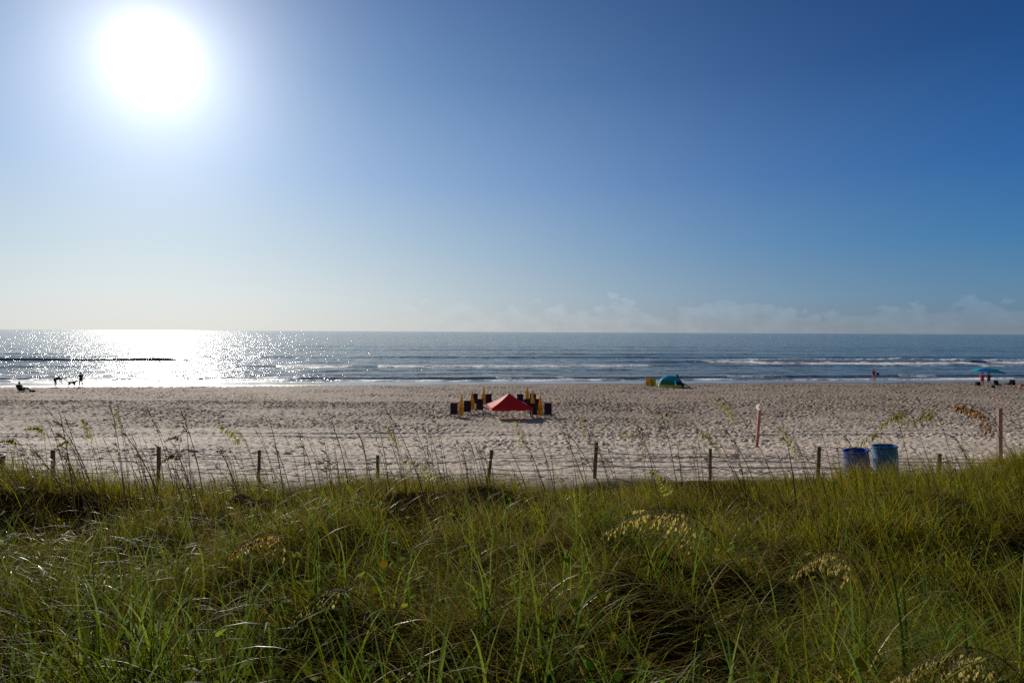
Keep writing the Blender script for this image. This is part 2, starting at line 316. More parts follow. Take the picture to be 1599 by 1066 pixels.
def build_sea():
    D = [62.0]
    while D[-1] < 420: D.append(D[-1] + max(.14, (D[-1] / 90) ** 2 * .11))
    while D[-1] < 40000: D.append(D[-1] * 1.06)
    D = np.array(D)
    u = np.concatenate([np.linspace(-4, -1.02, 90), np.linspace(-1, 1, 801), np.linspace(1.02, 4, 90)])
    hw = 1.0 * D + 10
    X = u[None, :] * hw[:, None]; Y = np.repeat(D[:, None], len(u), 1)
    s = Y - SHX * X          # distance along the shore normal: the waterline lies at 91
    Z = np.zeros_like(X); foam = np.zeros_like(X); shal = np.clip(1 - (s - 88) / 110, 0, 1) ** 1.0
    def crest(s0, h, wf, wb, f_fun, seed, wander=2.5, span=None):
        c = s0 + (fbm(X * .018, X * 0 + seed, seed, 3) - .5) * wander * 4
        amp = h * (.35 + .9 * fbm(X * .03, X * 0 + seed + .5, seed + 5, 3))
        if span is not None:
            amp = amp * span(X)
        d = s - c
        sh = np.where(d < 0, np.exp(-(d / wf) ** 2), np.exp(-(d / wb) ** 2))
        Zc = amp * sh
        return Zc, d, amp
    fade = np.exp(-((s - 91) / 400).clip(0) ** 2)
    Z += fade * .16 * (fbm(X * .05, Y * .22, 201, 3) - .5) * smooth(91, 110, s)
    Z += .05 * (fbm(X * .3, Y * .9, 211, 3) - .5) * smooth(92, 100, s) * (Y < 420)
    SPAN = {148: lambda x: .18 + .95 * smooth(10, 50, x), 158: lambda x: (1 - smooth(-82, -50, x)) * (.45 + 1.1 * vnoise(x * .13, x * 0, 5)) + .12, 199: lambda x: .5 + .5 * np.sin(x * .035), 131: lambda x: 1 - .4 * smooth(-50, -20, x)}
    tex = fbm(X * .5, Y * .5, 301, 3)
    rip = fbm(X * .12, X * 0 + 3, 41, 3)
    for (s0, h, wf, wb, seed, ffn, fstr, trail) in (
        (148, .55, 1.3, 5.5, 1, lambda x: smooth(33, 62, x) * (.75 + .9 * (rip - .4)) * 1.5, 1.15, 9.0),
        (158, .50, .7, 4.5, 12, lambda x: 0 * x, .0, 1),
        (131, .30, 1.1, 3.5, 2, lambda x: .6 * smooth(40, 70, x) * rip + .75 * smooth(-50, -36, x) * (1 - smooth(22, 34, x)), 1.0, 2.5),
        (199, .36, 2.0, 8.0, 3, lambda x: .0 * x, .0, 1),
        (176, .34, 1.6, 6.5, 5, lambda x: .35 * smooth(60, 95, x), .5, 2.0),
        (117, .12, 1.0, 3.0, 4, lambda x: 0 * x, .0, 1),
        (107, .13, .9, 2.4, 8, lambda x: .30 * smooth(30, 70, x), .5, 2.5),
        (97.5, .26, .55, 2.0, 6, lambda x: .75 * smooth(-.1, .35, np.sin(x * .19 + 1.0) + .5 * np.sin(x * .43)), 1.0, 1.6),
        (94.0, .12, .5, 1.5, 7, lambda x: .7 + .3 * np.sin(x * .3), .8, 1.2),
        (250, .3, 3, 10, 9, lambda x: 0 * x, .0, 1), (300, .3, 4, 12, 10, lambda x: 0 * x, .0, 1)):
        Zc, d, amp = crest(s0, h, wf, wb, ffn, seed, 1.2 if s0 < 100 else 2.5, SPAN.get(s0))
        Z += Zc
        f = np.clip(ffn(X), 0, 1.2) * fstr * smooth(*((.20, .38) if s0 in (148, 131) else (.30, .52)), fbm(X * .10 + s0, Y * .03, 400 + seed, 4)) * (.8 + .5 * vnoise(X * .5, Y * .1, seed))
        band = np.where(d < 0, np.exp(-(d / (wf * 2.3)) ** 2), np.exp(-d / (trail * .35)))
        foam = np.maximum(foam, f * band)
        # spent foam left on the shore side of a breaker
        if trail > 2: foam = np.maximum(foam, f * .42 * np.exp(-((d + wf * 4) / (wf * 4)) ** 2) * (d < 0))
        shal = np.maximum(shal, .95 * np.exp(-((d + wf * .6) / (wf * .9)) ** 2) * np.clip(h * 2.2, 0, 1))
    # thin lace on the swash
    foam = np.maximum(foam, (.25 + .6 * fbm(X * .12, X * 0 + 2, 78, 4)) * np.exp(-((s - 92.0 - 1.2 * (fbm(X * .06, X * 0, 77, 3) - .5)) / .7) ** 2))
    foam = foam * (.75 + .5 * tex)
    Z = Z - .02 + np.clip(foam - .35, 0, 1) * .45 * fbm(X * .7, Y * .7, 333, 3) * smooth(92, 100, s)
    cols = np.stack([foam, shal, foam * 0], -1).reshape(-1, 3)
    return grid_mesh('sea_water', X, Y, Z, water_material(), cols=cols)
sea = build_sea()

# ------------------------------------------------------------------ grass
def blades(name, x, y, L, w, phi, a0, a1, cols, mat, segs=5, kind='stuff', zoff=0, label=None, tipcol=None, pw=1.3):
    n = len(x); t = np.linspace(0, 1, segs + 1)
    z0 = hgt(x, y) - .03 + zoff
    ang = a0[:, None] + a1[:, None] * t[None, :] ** pw
    ds = (L / segs)[:, None]
    mid = (ang[:, 1:] + ang[:, :-1]) / 2
    hx = np.concatenate([np.zeros((n, 1)), np.cumsum(np.sin(mid) * ds, 1)], 1)
    hz = np.concatenate([np.zeros((n, 1)), np.cumsum(np.cos(mid) * ds, 1)], 1)
    ph = phi[:, None] + (RNG.random(n) - .5)[:, None] * .8 * t[None, :]
    px = x[:, None] + hx * np.cos(ph); py = y[:, None] + hx * np.sin(ph)
    pz = z0[:, None] + hz
    g = hgt(px.ravel(), py.ravel()).reshape(px.shape) + .012
    pz = np.maximum(pz, g)
    tw = RNG.random(n) * 1.4 - .7
    wx = -np.sin(phi + tw); wy = np.cos(phi + tw)
    wd = (w[:, None] * .5) * (1 - t[None, :] ** 1.8) + .0003
    A = np.stack([px - wx[:, None] * wd, py - wy[:, None] * wd, pz], -1)
    B = np.stack([px + wx[:, None] * wd, py + wy[:, None] * wd, pz + wd * .3], -1)
    co = np.stack([A, B], 2).reshape(n * (segs + 1) * 2, 3)
    base = (np.arange(n) * (segs + 1) * 2)[:, None] + (np.arange(segs) * 2)[None, :]
    q = np.stack([base, base + 1, base + 3, base + 2], -1).reshape(-1, 4)
    c = cols[:, None, None, :].repeat(segs + 1, 1).repeat(2, 2)
    if tipcol is not None:
        k = (t ** 2.2)[None, :, None, None] * np.asarray(tipcol[1]).reshape(-1, 1, 1, 1) if np.ndim(tipcol[1]) else (t ** 2.2)[None, :, None, None] * tipcol[1]
        c = c * (1 - k) + np.asarray(tipcol[0])[None, None, None, :] * k
    me = bpy.data.meshes.new(name); fill_mesh(me, co, q, c.reshape(-1, 3), True)
    me.materials.append(mat); o = bpy.data.objects.new(name, me); C.objects.link(o)
    if kind: o['kind'] = kind
    if label: o['label'] = label; o['category'] = 'grass'
    return o

def scatter(n, y0, y1, p=1.0, spread=.86, pad=1.2):
    yy = y0 + (y1 - y0) * RNG.random(n) ** p
    hw = spread * yy + pad
    xx = (RNG.random(n) * 2 - 1) * hw
    return xx, yy
M_GRASS = grass_material('grass_blade'); M_DRY = grass_material('dry_grass_blade', .55, .6, .0)
def mixc(a, b, k): return np.asarray(a)[None, :] * (1 - k[:, None]) + np.asarray(b)[None, :] * k[:, None]
def zone(x, y):
    """share of dry, combed-over straw at a place"""
    d = fbm(x * .42 + 3, y * .42 + 8, 401, 3)
    left = 1 - smooth(-1, 3.5, x - .25 * y)
    k = .53 + 1.0 * (d - .5) * 2 + .30 * left
    k = k - .9 * np.exp(-((x - 11.5) / 4.5) ** 2 - ((y - 13) / 3.5) ** 2)
    return np.clip(k, 0.03, .95)
def clump(x, y): return fbm(x * 1.15 + 11, y * 1.35 + 4, 777, 3)
def sparse(x, y):
    s = fbm(x * .8 + 40, y * .8, 455, 3)
    hol = np.maximum(smooth(.38, .50, s), smooth(.46, .56, fbm(x * .33 + 5, y * .33, 3, 3)))
    hol = hol * smooth(.36, .50, clump(x, y))
    hol = np.maximum(hol, smooth(11.5, 13.2, y))
    hol = np.minimum(hol, 1 - .95 * np.exp(-((x + .2) / .42) ** 2 - ((y - 4.75) / .55) ** 2))
    return hol
def edge_keep(x, y):
    e = 14.9 + 1.2 * (fbm(x * .5, x * 0, 61, 3) - .5) * 2 + .5 * smooth(6, 9, x) + 2.2 * smooth(10, 12.5, x)
    return (y < e) & (RNG.random(len(x)) < 1 - .75 * smooth(e - 1.4, e, y))

def build_grass():
    # 1 green upright dune grass in tufts
    n = 150000
    x, y = scatter(n, 2.3, 17.4, .85)
    # pull towards tuft centres
    cell = .26; gx = np.floor(x / cell); gy = np.floor(y / cell)
    tx = (gx + .5 + .6 * (_hash(gx, gy, 5) - .5)) * cell; ty = (gy + .5 + .6 * (_hash(gx, gy, 6) - .5)) * cell
    pull = .55; x2 = x * (1 - pull) + tx * pull; y2 = y * (1 - pull) + ty * pull
    k = zone(x2, y2); keep = (RNG.random(n) > k * .9) & edge_keep(x2, y2) & (RNG.random(n) < .05 + .95 * sparse(x2, y2))
    x, y = x2[keep], y2[keep]; n = len(x); gx = gx[keep]; gy = gy[keep]
    tuft = _hash(gx, gy, 9)
    L = (.30 + .34 * RNG.random(n)) * (.6 + .7 * tuft) * (.60 + .72 * smooth(.35, .62, clump(x, y)))
    w = (.0040 + .0040 * RNG.random(n)) * (1 + .03 * y)
    phi = math.pi + (RNG.random(n) - .5) * 3.6 + (vnoise(x, y, 71) - .5) * 2
    a0 = .08 + .40 * RNG.random(n); a1 = .5 + 1.9 * RNG.random(n) ** 1.3
    hue = np.clip(.15 + .5 * fbm(x * .7, y * .7, 15, 3) + .35 * (RNG.random(n) - .3) - .22 * (1 - smooth(3.5, 8, y)), 0, 1)
    cols = mixc((.033, .078, .003), (.29, .23, .009), hue) * (.6 + .7 * RNG.random(n))[:, None]
    blades('green_grass', x, y, L, w, phi, a0, a1, cols, M_GRASS, 5, label='green dune grass growing thickly over the dune', tipcol=((.30, .22, .03), .5))
    # 2 long straw combed over
    n = 135000
    x, y = scatter(n, 2.3, 17, .85)
    k = zone(x, y); keep = (RNG.random(n) < k * 1.25) & edge_keep(x, y) & (RNG.random(n) < .06 + .94 * sparse(x, y)); x, y = x[keep], y[keep]; n = len(x)
    L = .26 + .42 * RNG.random(n); w = (.0028 + .0028 * RNG.random(n)) * (1 + .03 * y)
    flow = (fbm(x * .35, y * .35, 22, 2) - .5) * 5.0
    phi = np.where(RNG.random(n) < .62, math.pi + flow, flow * .6 - .2) + (RNG.random(n) - .5) * .9
    a0 = .3 + .7 * RNG.random(n); a1 = .5 + 1.4 * RNG.random(n)
    hue = RNG.random(n) ** 1.3
    cols = mixc((.12, .075, .010), (.48, .34, .09), hue) * (.75 + .5 * RNG.random(n))[:, None]
    g = RNG.random(n) < .52; cols[g] = mixc((.09, .11, .004), (.28, .235, .012), RNG.random(g.sum()))
    blades('dry_grass', x, y, L, w, phi, a0, a1, cols, M_DRY, 6, label='straw coloured dry grass bent over among the green', tipcol=((.48, .37, .15), .6))
    # 3 low tangle near the soil
    n = 90000
    x, y = scatter(n, 2.2, 17, .85)
    keep = edge_keep(x, y) & (RNG.random(n) < .25 + .75 * sparse(x, y)); x, y = x[keep], y[keep]; n = len(x)
    L = .10 + .22 * RNG.random(n); w = .003 + .004 * RNG.random(n)
    phi = RNG.random(n) * 6.28; a0 = .5 + .9 * RNG.random(n); a1 = RNG.random(n) * .9
    cols = mixc((.075, .042, .010), (.085, .080, .008), RNG.random(n)) * (.6 + .7 * RNG.random(n))[:, None]
    blades('grass_litter', x, y, L, w, phi, a0, a1, cols, M_DRY, 3, label='brown tangle of old grass lying on the dune')
    # 4 a few wide, long fresh blades near the camera and scattered
    n = 6000
    x, y = scatter(n, 2.3, 9, 1.0)
    k = zone(x, y); keep = (RNG.random(n) > k * .6) & (sparse(x, y) > .25); x, y = x[keep], y[keep]; n = len(x)
    L = .5 + .42 * RNG.random(n); w = .007 + .008 * RNG.random(n)
    phi = RNG.random(n) * 6.28; a0 = .06 + .4 * RNG.random(n); a1 = .5 + 2.1 * RNG.random(n) ** 1.1
    cols = mixc((.030, .10, .005), (.14, .18, .008), RNG.random(n))
    blades('broad_grass', x, y, L, w, phi, a0, a1, cols, M_GRASS, 8, label='long fresh green blades standing over the dune grass', tipcol=((.28, .26, .12), .5), pw=2.0)
    # 5 long arching dry leaves
    n = 1700
    x, y = scatter(n, 2.3, 14, .9); keep = edge_keep(x, y); x, y = x[keep], y[keep]; n = len(x)
    L = .55 + .45 * RNG.random(n); w = .004 + .004 * RNG.random(n)
    phi = np.where(RNG.random(n) < .7, math.pi, 0) + (RNG.random(n) - .5) * 1.6; a0 = .15 + .5 * RNG.random(n); a1 = 1.2 + 1.2 * RNG.random(n)
    cols = mixc((.26, .19, .06), (.50, .40, .20), RNG.random(n))
    blades('arching_grass', x, y, L, w, phi, a0, a1, cols, grass_material('arching_blade', .4, .4, .16), 9, label='long pale dry blades arching over the grass')
    # 6 small broad leaves of ground creeper
    n = 0; cx, cy = scatter(150, 2.6, 13, .9)
    cx = np.concatenate([cx, [-2.65, -4.2, -5.1, -.9, -1.1, -2.1, .1, -.35]]); cy = np.concatenate([cy, [6.0, 4.6, 5.2, 4.5, 4.0, 3.7, 3.6, 6.0]])
    vs = []; fs = []; cs = []
    for i in range(len(cx)):
        m_ = random.randint(6, 22); yel = random.random() < .08
        for j in range(m_):
            lx = cx[i] + random.gauss(0, .16); ly = cy[i] + random.gauss(0, .16); lz = h1(lx, ly) + random.uniform(.10, .34)
            r = random.uniform(.015, .033); nrm = Vector((random.gauss(-.2, .5), random.gauss(-.2, .5), 1)).normalized()
            M_ = nrm.to_track_quat('Z', 'Y').to_matrix(); b0 = len(vs)
            for a in range(8):
                q = M_ @ Vector((r * math.cos(a * .785) * .8, r * math.sin(a * .785), .25 * r * abs(math.cos(a * .785)))); vs.append((lx + q.x, ly + q.y, lz + q.z))
            fs.append(list(range(b0, b0 + 8)))
            c = (.5, .30, .02) if yel and random.random() < .5 else (random.uniform(.10, .30), random.uniform(.20, .34), .01)
            cs += [c] * 8
    me = bpy.data.meshes.new('ground_creeper'); fill_mesh(me, np.array(vs), np.array(fs), np.array(cs), False, 8); me.materials.append(grass_material('creeper_leaf', .5, .8, .05))
    o = bpy.data.objects.new('ground_creeper', me); C.objects.link(o); o['kind'] = 'stuff'; o['label'] = 'small round yellow green creeper leaves among the grass'; o['category'] = 'ground cover'
build_grass()

# ------------------------------------------------------------------ mesh helpers
class MB:
    def __init__(s): s.bm = bmesh.new(); s.cols = None
    def box(s, c, size, rot=None, bev=0):
        m = Matrix.Translation(c) @ (rot.to_4x4() if rot else Matrix()) @ Matrix.Diagonal((*size, 1))
        r = bmesh.ops.create_cube(s.bm, size=1, matrix=m)
        if bev: bmesh.ops.bevel(s.bm, geom=list({e for v in r['verts'] for e in v.link_edges}), offset=bev, segments=2, affect='EDGES')
        return s
    def tube(s, pts, rad, seg=8, cap=True):
        pts = [Vector(p) for p in pts]; rad = rad if isinstance(rad, (list, tuple)) else [rad] * len(pts)
        rings = []; up = None
        for i, p in enumerate(pts):
            d = (pts[min(i + 1, len(pts) - 1)] - pts[max(i - 1, 0)]).normalized()
            if up is None: up = d.orthogonal().normalized()
            up = (up - d * up.dot(d)).normalized(); sd_ = d.cross(up)
            rings.append([s.bm.verts.new(p + (up * math.cos(a * 2 * math.pi / seg) + sd_ * math.sin(a * 2 * math.pi / seg)) * rad[i]) for a in range(seg)])
        for a, b in zip(rings, rings[1:]):
            for k in range(seg): s.bm.faces.new((a[k], a[(k + 1) % seg], b[(k + 1) % seg], b[k]))
        if cap and seg > 2:
            s.bm.faces.new(rings[0][::-1]); s.bm.faces.new(rings[-1])
        return s
    def lathe(s, prof, seg=24, c=(0, 0, 0), wob=None):
        rings = []
        for r, z in prof:
            rings.append([s.bm.verts.new((c[0] + r * (wob(a, z) if wob else 1) * math.cos(a * 2 * math.pi / seg), c[1] + r * (wob(a, z) if wob else 1) * math.sin(a * 2 * math.pi / seg), c[2] + z)) for a in range(seg)])
        for a, b in zip(rings, rings[1:]):
            for k in range(seg): s.bm.faces.new((a[k], a[(k + 1) % seg], b[(k + 1) % seg], b[k]))
        return s
    def cap(s, ring_z, r, seg=24, c=(0, 0, 0)):
        s.bm.faces.new([s.bm.verts.new((c[0] + r * math.cos(a * 2 * math.pi / seg), c[1] + r * math.sin(a * 2 * math.pi / seg), c[2] + ring_z)) for a in range(seg)]); return s
    def face(s, pts):
        s.bm.faces.new([s.bm.verts.new(p) for p in pts]); return s
    def sheet(s, fn, nu, nv, th=0):
        vs = [[s.bm.verts.new(fn(i / nu, j / nv)) for j in range(nv + 1)] for i in range(nu + 1)]
        for i in range(nu):
            for j in range(nv): s.bm.faces.new((vs[i][j], vs[i + 1][j], vs[i + 1][j + 1], vs[i][j + 1]))
        return s
    def ball(s, c, r, sub=2, scale=(1, 1, 1), rot=None):
        m = Matrix.Translation(c) @ (rot.to_4x4() if rot else Matrix()) @ Matrix.Diagonal((*scale, 1))
        bmesh.ops.create_icosphere(s.bm, subdivisions=sub, radius=r, matrix=m); return s
    def build(s, name, mat, parent=None, smooth_=True, solid=0):
        bmesh.ops.recalc_face_normals(s.bm, faces=s.bm.faces[:])
        me = bpy.data.meshes.new(name); s.bm.to_mesh(me); s.bm.free(); me.materials.append(mat)
        if smooth_:
            for p in me.polygons: p.use_smooth = True
            me.set_sharp_from_angle(angle=R(38))
        o = bpy.data.objects.new(name, me); C.objects.link(o)
        if parent: o.parent = parent
        if solid:
            md = o.modifiers.new('thick', 'SOLIDIFY'); md.thickness = solid
        return o
def thing(name, label, cat, loc=(0, 0, 0), rz=0, group=None, tilt=None):
    o = bpy.data.objects.new(name, None); C.objects.link(o); o.empty_display_size = .2
    o.location = loc; o.rotation_euler = (tilt[0] if tilt else 0, tilt[1] if tilt else 0, rz)
    tag(o, label, cat, group); return o
def tag(o, label, cat, group=None):
    o['label'] = label; o['category'] = cat
    if group: o['group'] = group
    return o
def dup(root, loc, rz, label, group=None, tilt=(0, 0)):
    r = root.copy(); C.objects.link(r); r.location = loc; r.rotation_euler = (tilt[0], tilt[1], rz); r['label'] = label
    if group: r['group'] = group
    for ch in list(root.children):
        c = ch.copy(); C.objects.link(c); c.parent = r
        for g in ch.children:
            d = g.copy(); C.objects.link(d); d.parent = c
    return r
def gnd(px, y, dz=0):
    """point on the ground at depth y under photograph column px"""
    x = at(px, 600, y).x
    return Vector((x, y, h1(x, y) + dz))

# ------------------------------------------------------------------ sea oats
M_STEM = grass_material('oat_stem', .15, .5, .3); M_HEAD = grass_material('oat_seed', .6, .5, .2)
def cobj(name, vs, fs, cs, mat, parent, k=4):
    me = bpy.data.meshes.new(name); fill_mesh(me, np.array(vs), np.array(fs), np.array(cs), False, k); me.materials.append(mat)
    o = bpy.data.objects.new(name, me); C.objects.link(o)
    if parent: o.parent = parent
    return o
def strand(vs, fs, cs, pts, r0, r1, col, seg=4):
    n = len(pts); b0 = len(vs)
    for i, p in enumerate(pts):
        d = (pts[min(i + 1, n - 1)] - pts[max(i - 1, 0)]).normalized(); u = d.cross(Vector((0, 1, .13))).normalized(); v = d.cross(u)
        r = r0 + (r1 - r0) * i / (n - 1)
        for a in range(seg):
            q = p + (u * math.cos(a * 6.2832 / seg) + v * math.sin(a * 6.2832 / seg)) * r; vs.append(tuple(q)); cs.append(col)
    for i in range(n - 1):
        for a in range(seg):
            fs.append((b0 + i * seg + a, b0 + i * seg + (a + 1) % seg, b0 + (i + 1) * seg + (a + 1) % seg, b0 + (i + 1) * seg + a))
def bez(p0, p1, p2, n):
    return [p0 * (1 - t) ** 2 + p1 * 2 * t * (1 - t) + p2 * t * t for t in [i / n for i in range(n + 1)]]
def sea_oat(base_px, head_px, tip_px, y, label, dens=1.0, col=(.30, .25, .09), stemc=(.13, .09, .04), size=1.0, group='sea oats with seed heads', yb=None, drop=1.0):
    yb = yb or y
    b = gnd(base_px, yb)
    hd = at(head_px[0], head_px[1], y); tp = at(tip_px[0], tip_px[1], y - .1)
    root = thing('sea_oat', label, 'sea oat', b, 0, group)
    hd -= b; tp -= b
    ctl = Vector((0, 0, 0)).lerp(hd, .5) + Vector((.04 * hd.length * (1 if hd.x < 0 else -1), 0, .10 * hd.length))
    vs, fs, cs = [], [], []
    strand(vs, fs, cs, bez(Vector((0, 0, -.04)), ctl, hd, 12), .0042 * size, .0020 * size, stemc)
    # a leaf or two on the stem
    cobj('stem', vs, fs, cs, M_STEM, root)
    vs, fs, cs = [], [], []
    L = (tp - hd).length
    d0 = (hd - ctl).normalized()
    rach = bez(hd, hd + d0 * L * .5, tp, 14)
    strand(vs, fs, cs, rach, .0020 * size, .0008 * size, stemc)
    rnd = random.Random(int(base_px * 13 + y * 7))
    nb = int(26 * dens)
    for i in range(nb):
        t = (i + .5) / nb; k = t * 14; i0 = min(13, int(k)); p = rach[i0].lerp(rach[i0 + 1], k - i0)
        tang = (rach[i0 + 1] - rach[i0]).normalized()
        bl = min(L, .45) * (.30 * (1 - t) + .12) * rnd.uniform(.7, 1.25)
        side = Vector((rnd.gauss(-.05, .22), rnd.gauss(0, .18), rnd.gauss(-.9 * drop, .3)))
        e = p + (tang * .75 + side).normalized() * bl
        mid = (p + e) / 2 + tang * bl * .12
        br = bez(p, mid, e, 4); strand(vs, fs, cs, br, .0010 * size, .0006 * size, stemc, 3)
        ns = rnd.randint(3, 5)
        for j in range(ns):
            u = .35 + .65 * (j + rnd.random() * .5) / ns; q = br[0].lerp(br[-1], min(1, u)) * 1.0
            dr = ((e - p).normalized() * .6 + Vector((rnd.gauss(0, .3), rnd.gauss(0, .3), -.8 * drop))).normalized()
            ln = .026 * size * rnd.uniform(.7, 1.3); sw = dr.cross(Vector((rnd.gauss(0, 1), rnd.gauss(0, 1), rnd.gauss(0, .4)))).normalized() * ln * .26
            kk = rnd.uniform(.55, 1.35); c = tuple(v * kk for v in col); b0 = len(vs)
            nrm = dr.cross(sw).normalized() * ln * .10
            for pt in (q, q + dr * ln * .5 + sw, q + dr * ln * 1.0, q + dr * ln * .5 - sw, q + dr * ln * .5 + nrm): vs.append(tuple(pt)); cs.append(c)
            fs += [(b0, b0 + 1, b0 + 4, b0 + 4)][:0]
            fs.append((b0, b0 + 1, b0 + 2, b0 + 4)); fs.append((b0, b0 + 4, b0 + 2, b0 + 3))
    # strand(…, 3) gives quads as well
    cobj('seed_head', vs, fs, cs, M_HEAD, root)
    return root
YG = (.34, .31, .05); BR = (.22, .14, .05); PL = (.46, .42, .20); OR = (.34, .17, .05)
OATS = [
 (1640, (1560, 668), (1493, 630), 6.0, 'thick reddish brown sea oat slanting across the tall post at the right edge', 2.2, OR, .9),
 (1245, (1160, 655), (1124, 618), 8.5, 'tall leaning sea oat just left of the slim red marker post', 1.1, YG, .9),
 (1215, (1075, 655), (1030, 641), 8.0, 'arched sea oat with dark drooping head halfway between tent and red post', .8, BR, .8),
 (932, (920, 680), (908, 648), 9.5, 'short sea oat standing upright over the post right of the red canopy', .8, YG, .8),
 (1035, (1012, 705), (1000, 662), 9.0, 'upright sea oat with dense head between the two middle posts', 1.2, BR, .95),
 (1050, (990, 682), (968, 674), 9.5, 'small sea oat head hanging left beside the dense upright one', .6, YG, .7),
 (1180, (1130, 700), (1096, 672), 7.5, 'sea oat leaning left over the fence left of the red post', .8, YG, .8),
 (1190, (1135, 672), (1108, 678), 9.0, 'pale little sea oat head in front of the red post foot', .6, PL, .7),
 (1500, (1425, 652), (1375, 664), 6.5, 'yellow green sea oat arching over the teal barrel', 1.5, YG, .8),
 (1530, (1466, 652), (1425, 658), 7.0, 'yellow green sea oat hanging left of the tall right hand post', 1.2, YG, .8),
 (1290, (1252, 712), (1228, 672), 7.0, 'pale sea oat leaning left in front of the blue barrel', 1.1, PL, .9),
 (1290, (1235, 672), (1205, 684), 8.0, 'faint arched sea oat right of the red post', .6, PL, .7),
 (1370, (1376, 682), (1340, 694), 6.5, 'small drooping sea oat head right above the rims of the two barrels', .8, YG, .8),
 (1110, (1060, 764), (1018, 732), 7.0, 'bushy sea oat head poking out of the grass below the middle posts', 1.6, YG, .9),
 (735, (690, 742), (632, 714), 7.0, 'pale bushy sea oat bowing left above the grass left of the canopy', 1.9, PL, .9),
 (110, (72, 672), (40, 668), 8.0, 'yellow green sea oat cluster at the far left above the first post', 1.3, YG, .8),
 (170, (148, 682), (130, 652), 8.0, 'tall sea oat with yellow head between the first two posts', 1.2, YG, .8),
 (140, (112, 690), (90, 694), 8.5, 'low drooping sea oat right above the first post', 1.0, YG, .8),
 (50, (28, 690), (0, 688), 8.0, 'sea oat head cut by the left edge of the view', 1.0, YG, .8),
 (425, (385, 692), (345, 662), 8.0, 'yellowish sea oat leaning left over the third post', 1.3, YG, .9),
 (275, (282, 684), (258, 686), 9.0, 'small dark sea oat head above right of the second post', .9, BR, .8),
 (272, (276, 712), (254, 718), 8.5, 'rusty brown seed head beside the top of the second post', 1.0, BR, .9),
 (640, (622, 690), (604, 664), 8.5, 'sea oat with olive head left of the parasols and chairs', 1.2, YG, .8),
 (205, (190, 660), (182, 640), 9.0, 'thin upright sea oat between the first and second posts', .6, YG, .7),
 (860, (826, 696), (806, 655), 8.0, 'yellow sea oat standing before the shadow of the red canopy', 1.5, PL, .8),
 (1240, (1100, 820), (942, 830), 3.9, 'golden sea oat bowed flat to the left in the middle of the grass', 1.9, (.42, .33, .09), .95),
 (1400, (1335, 882), (1240, 893), 3.6, 'golden sea oat head lying low in the grass on the right', 1.8, (.42, .33, .09), .9),
 (1690, (1585, 1046), (1400, 1056), 2.45, 'big golden sea oat bowed over at the bottom right corner', 2.2, (.42, .35, .10), .95),
 (560, (450, 841), (362, 862), 4.2, 'golden sea oat bowed left in the grass at left centre', 1.7, (.40, .28, .08), .9),
 (640, (545, 922), (458, 968), 3.4, 'olive sea oat bowed left low in the grass at lower left', 1.7, (.30, .28, .09), .95),
]
for (bp, hp, tp, y, lab, dn, col, sz) in OATS:
    sea_oat(bp, hp, tp, y, lab, dn, col, size=sz * (1 + .04 * y) * .95)

# bare stalks
protos = []
for k in range(9):
    rnd = random.Random(50 + k); vs, fs, cs = [], [], []
    H = 1.0; lean = .10 + .06 * k / 2
    c = rnd.choice([(.12, .085, .04), (.15, .11, .05), (.10, .085, .035)])
    top = Vector((-lean * H, rnd.uniform(-.05, .05), H * .97)); ctl = Vector((-.25 * lean, 0, H * .55))
    pts = bez(Vector((0, 0, -.05)), ctl, top, 10); strand(vs, fs, cs, pts, .0058, .0018, c, 3)
    for j in range(rnd.randint(2, 5) if k % 3 else 12):
        t = rnd.uniform(.72, 1); q = pts[int(t * 10)]
        e = q + Vector((rnd.gauss(-.03, .02), rnd.gauss(0, .02), rnd.gauss(.0, .03))); w_ = Vector((.003, 0, .002)); b0 = len(vs)
        for p in (q - w_, q + w_, e + w_ * 2, e - w_): vs.append(tuple(p)); cs.append((.22, .17, .07))
        fs.append((b0, b0 + 1, b0 + 2, b0 + 3))
    me = bpy.data.meshes.new('grass_stalk'); fill_mesh(me, np.array(vs), np.array(fs), np.array(cs), False, 4); me.materials.append(M_STEM); protos.append(me)
rnd = random.Random(5)
for i in range(285):
    px = rnd.choice([rnd.uniform(-10, 780), rnd.uniform(-10, 780), rnd.uniform(780, 1599)]); y = rnd.uniform(8.5, 14)
    b = gnd(px, y); topy = rnd.gauss(692, 26) if px < 780 else rnd.gauss(700, 25)
    if rnd.random() < .12: topy -= 25
    topz = at(px, max(topy, 622), y).z; h = topz - b.z
    if h < .4: h = rnd.uniform(.5, .9)
    o = bpy.data.objects.new('grass_stalk', rnd.choice(protos)); C.objects.link(o); o.location = b
    o.scale = (h * rnd.uniform(.8, 1.6), 1, h); o.scale.y = 1; o.rotation_euler.z = rnd.uniform(-.5, .5)
    tag(o, 'thin dark bare flower stalk standing up out of the dune grass', 'grass stalk', 'bare stalks above the dune grass')

# ------------------------------------------------------------------ fence
M_POST = plain('weathered_wood', (.17, .12, .075), .85, .35, 14, bump=.4); M_WIRE = plain('fence_wire', (.16, .13, .09), .6, .2, 3)
posts = [(82, 702), (248, 697), (405, 702), (590, 710), (768, 702), (931, 690), (1109, 700), (1279, 697), (1467, 708), (1640, 700), (-85, 705)]
PLAB = {82: 'first fence post from the left, thick and brown with grass in front', 248: 'second fence post from the left, straight and dark, beside a rusty seed head',
        405: 'thin dark fence post, third from the left', 590: 'short fence post half sunk in tall stalks, fourth from the left', 768: 'leaning fence post straight below the left parasols',
        931: 'tall slim fence post right of the red canopy shadow', 1109: 'fence post left of the slim red marker post', 1279: 'fence post left of the blue barrel',
        1467: 'fence post top just showing over the green mound right of the barrels', 1640: 'fence post beyond the right edge of the view', -85: 'fence post beyond the left edge of the view'}
tops = []
YF = 15.6
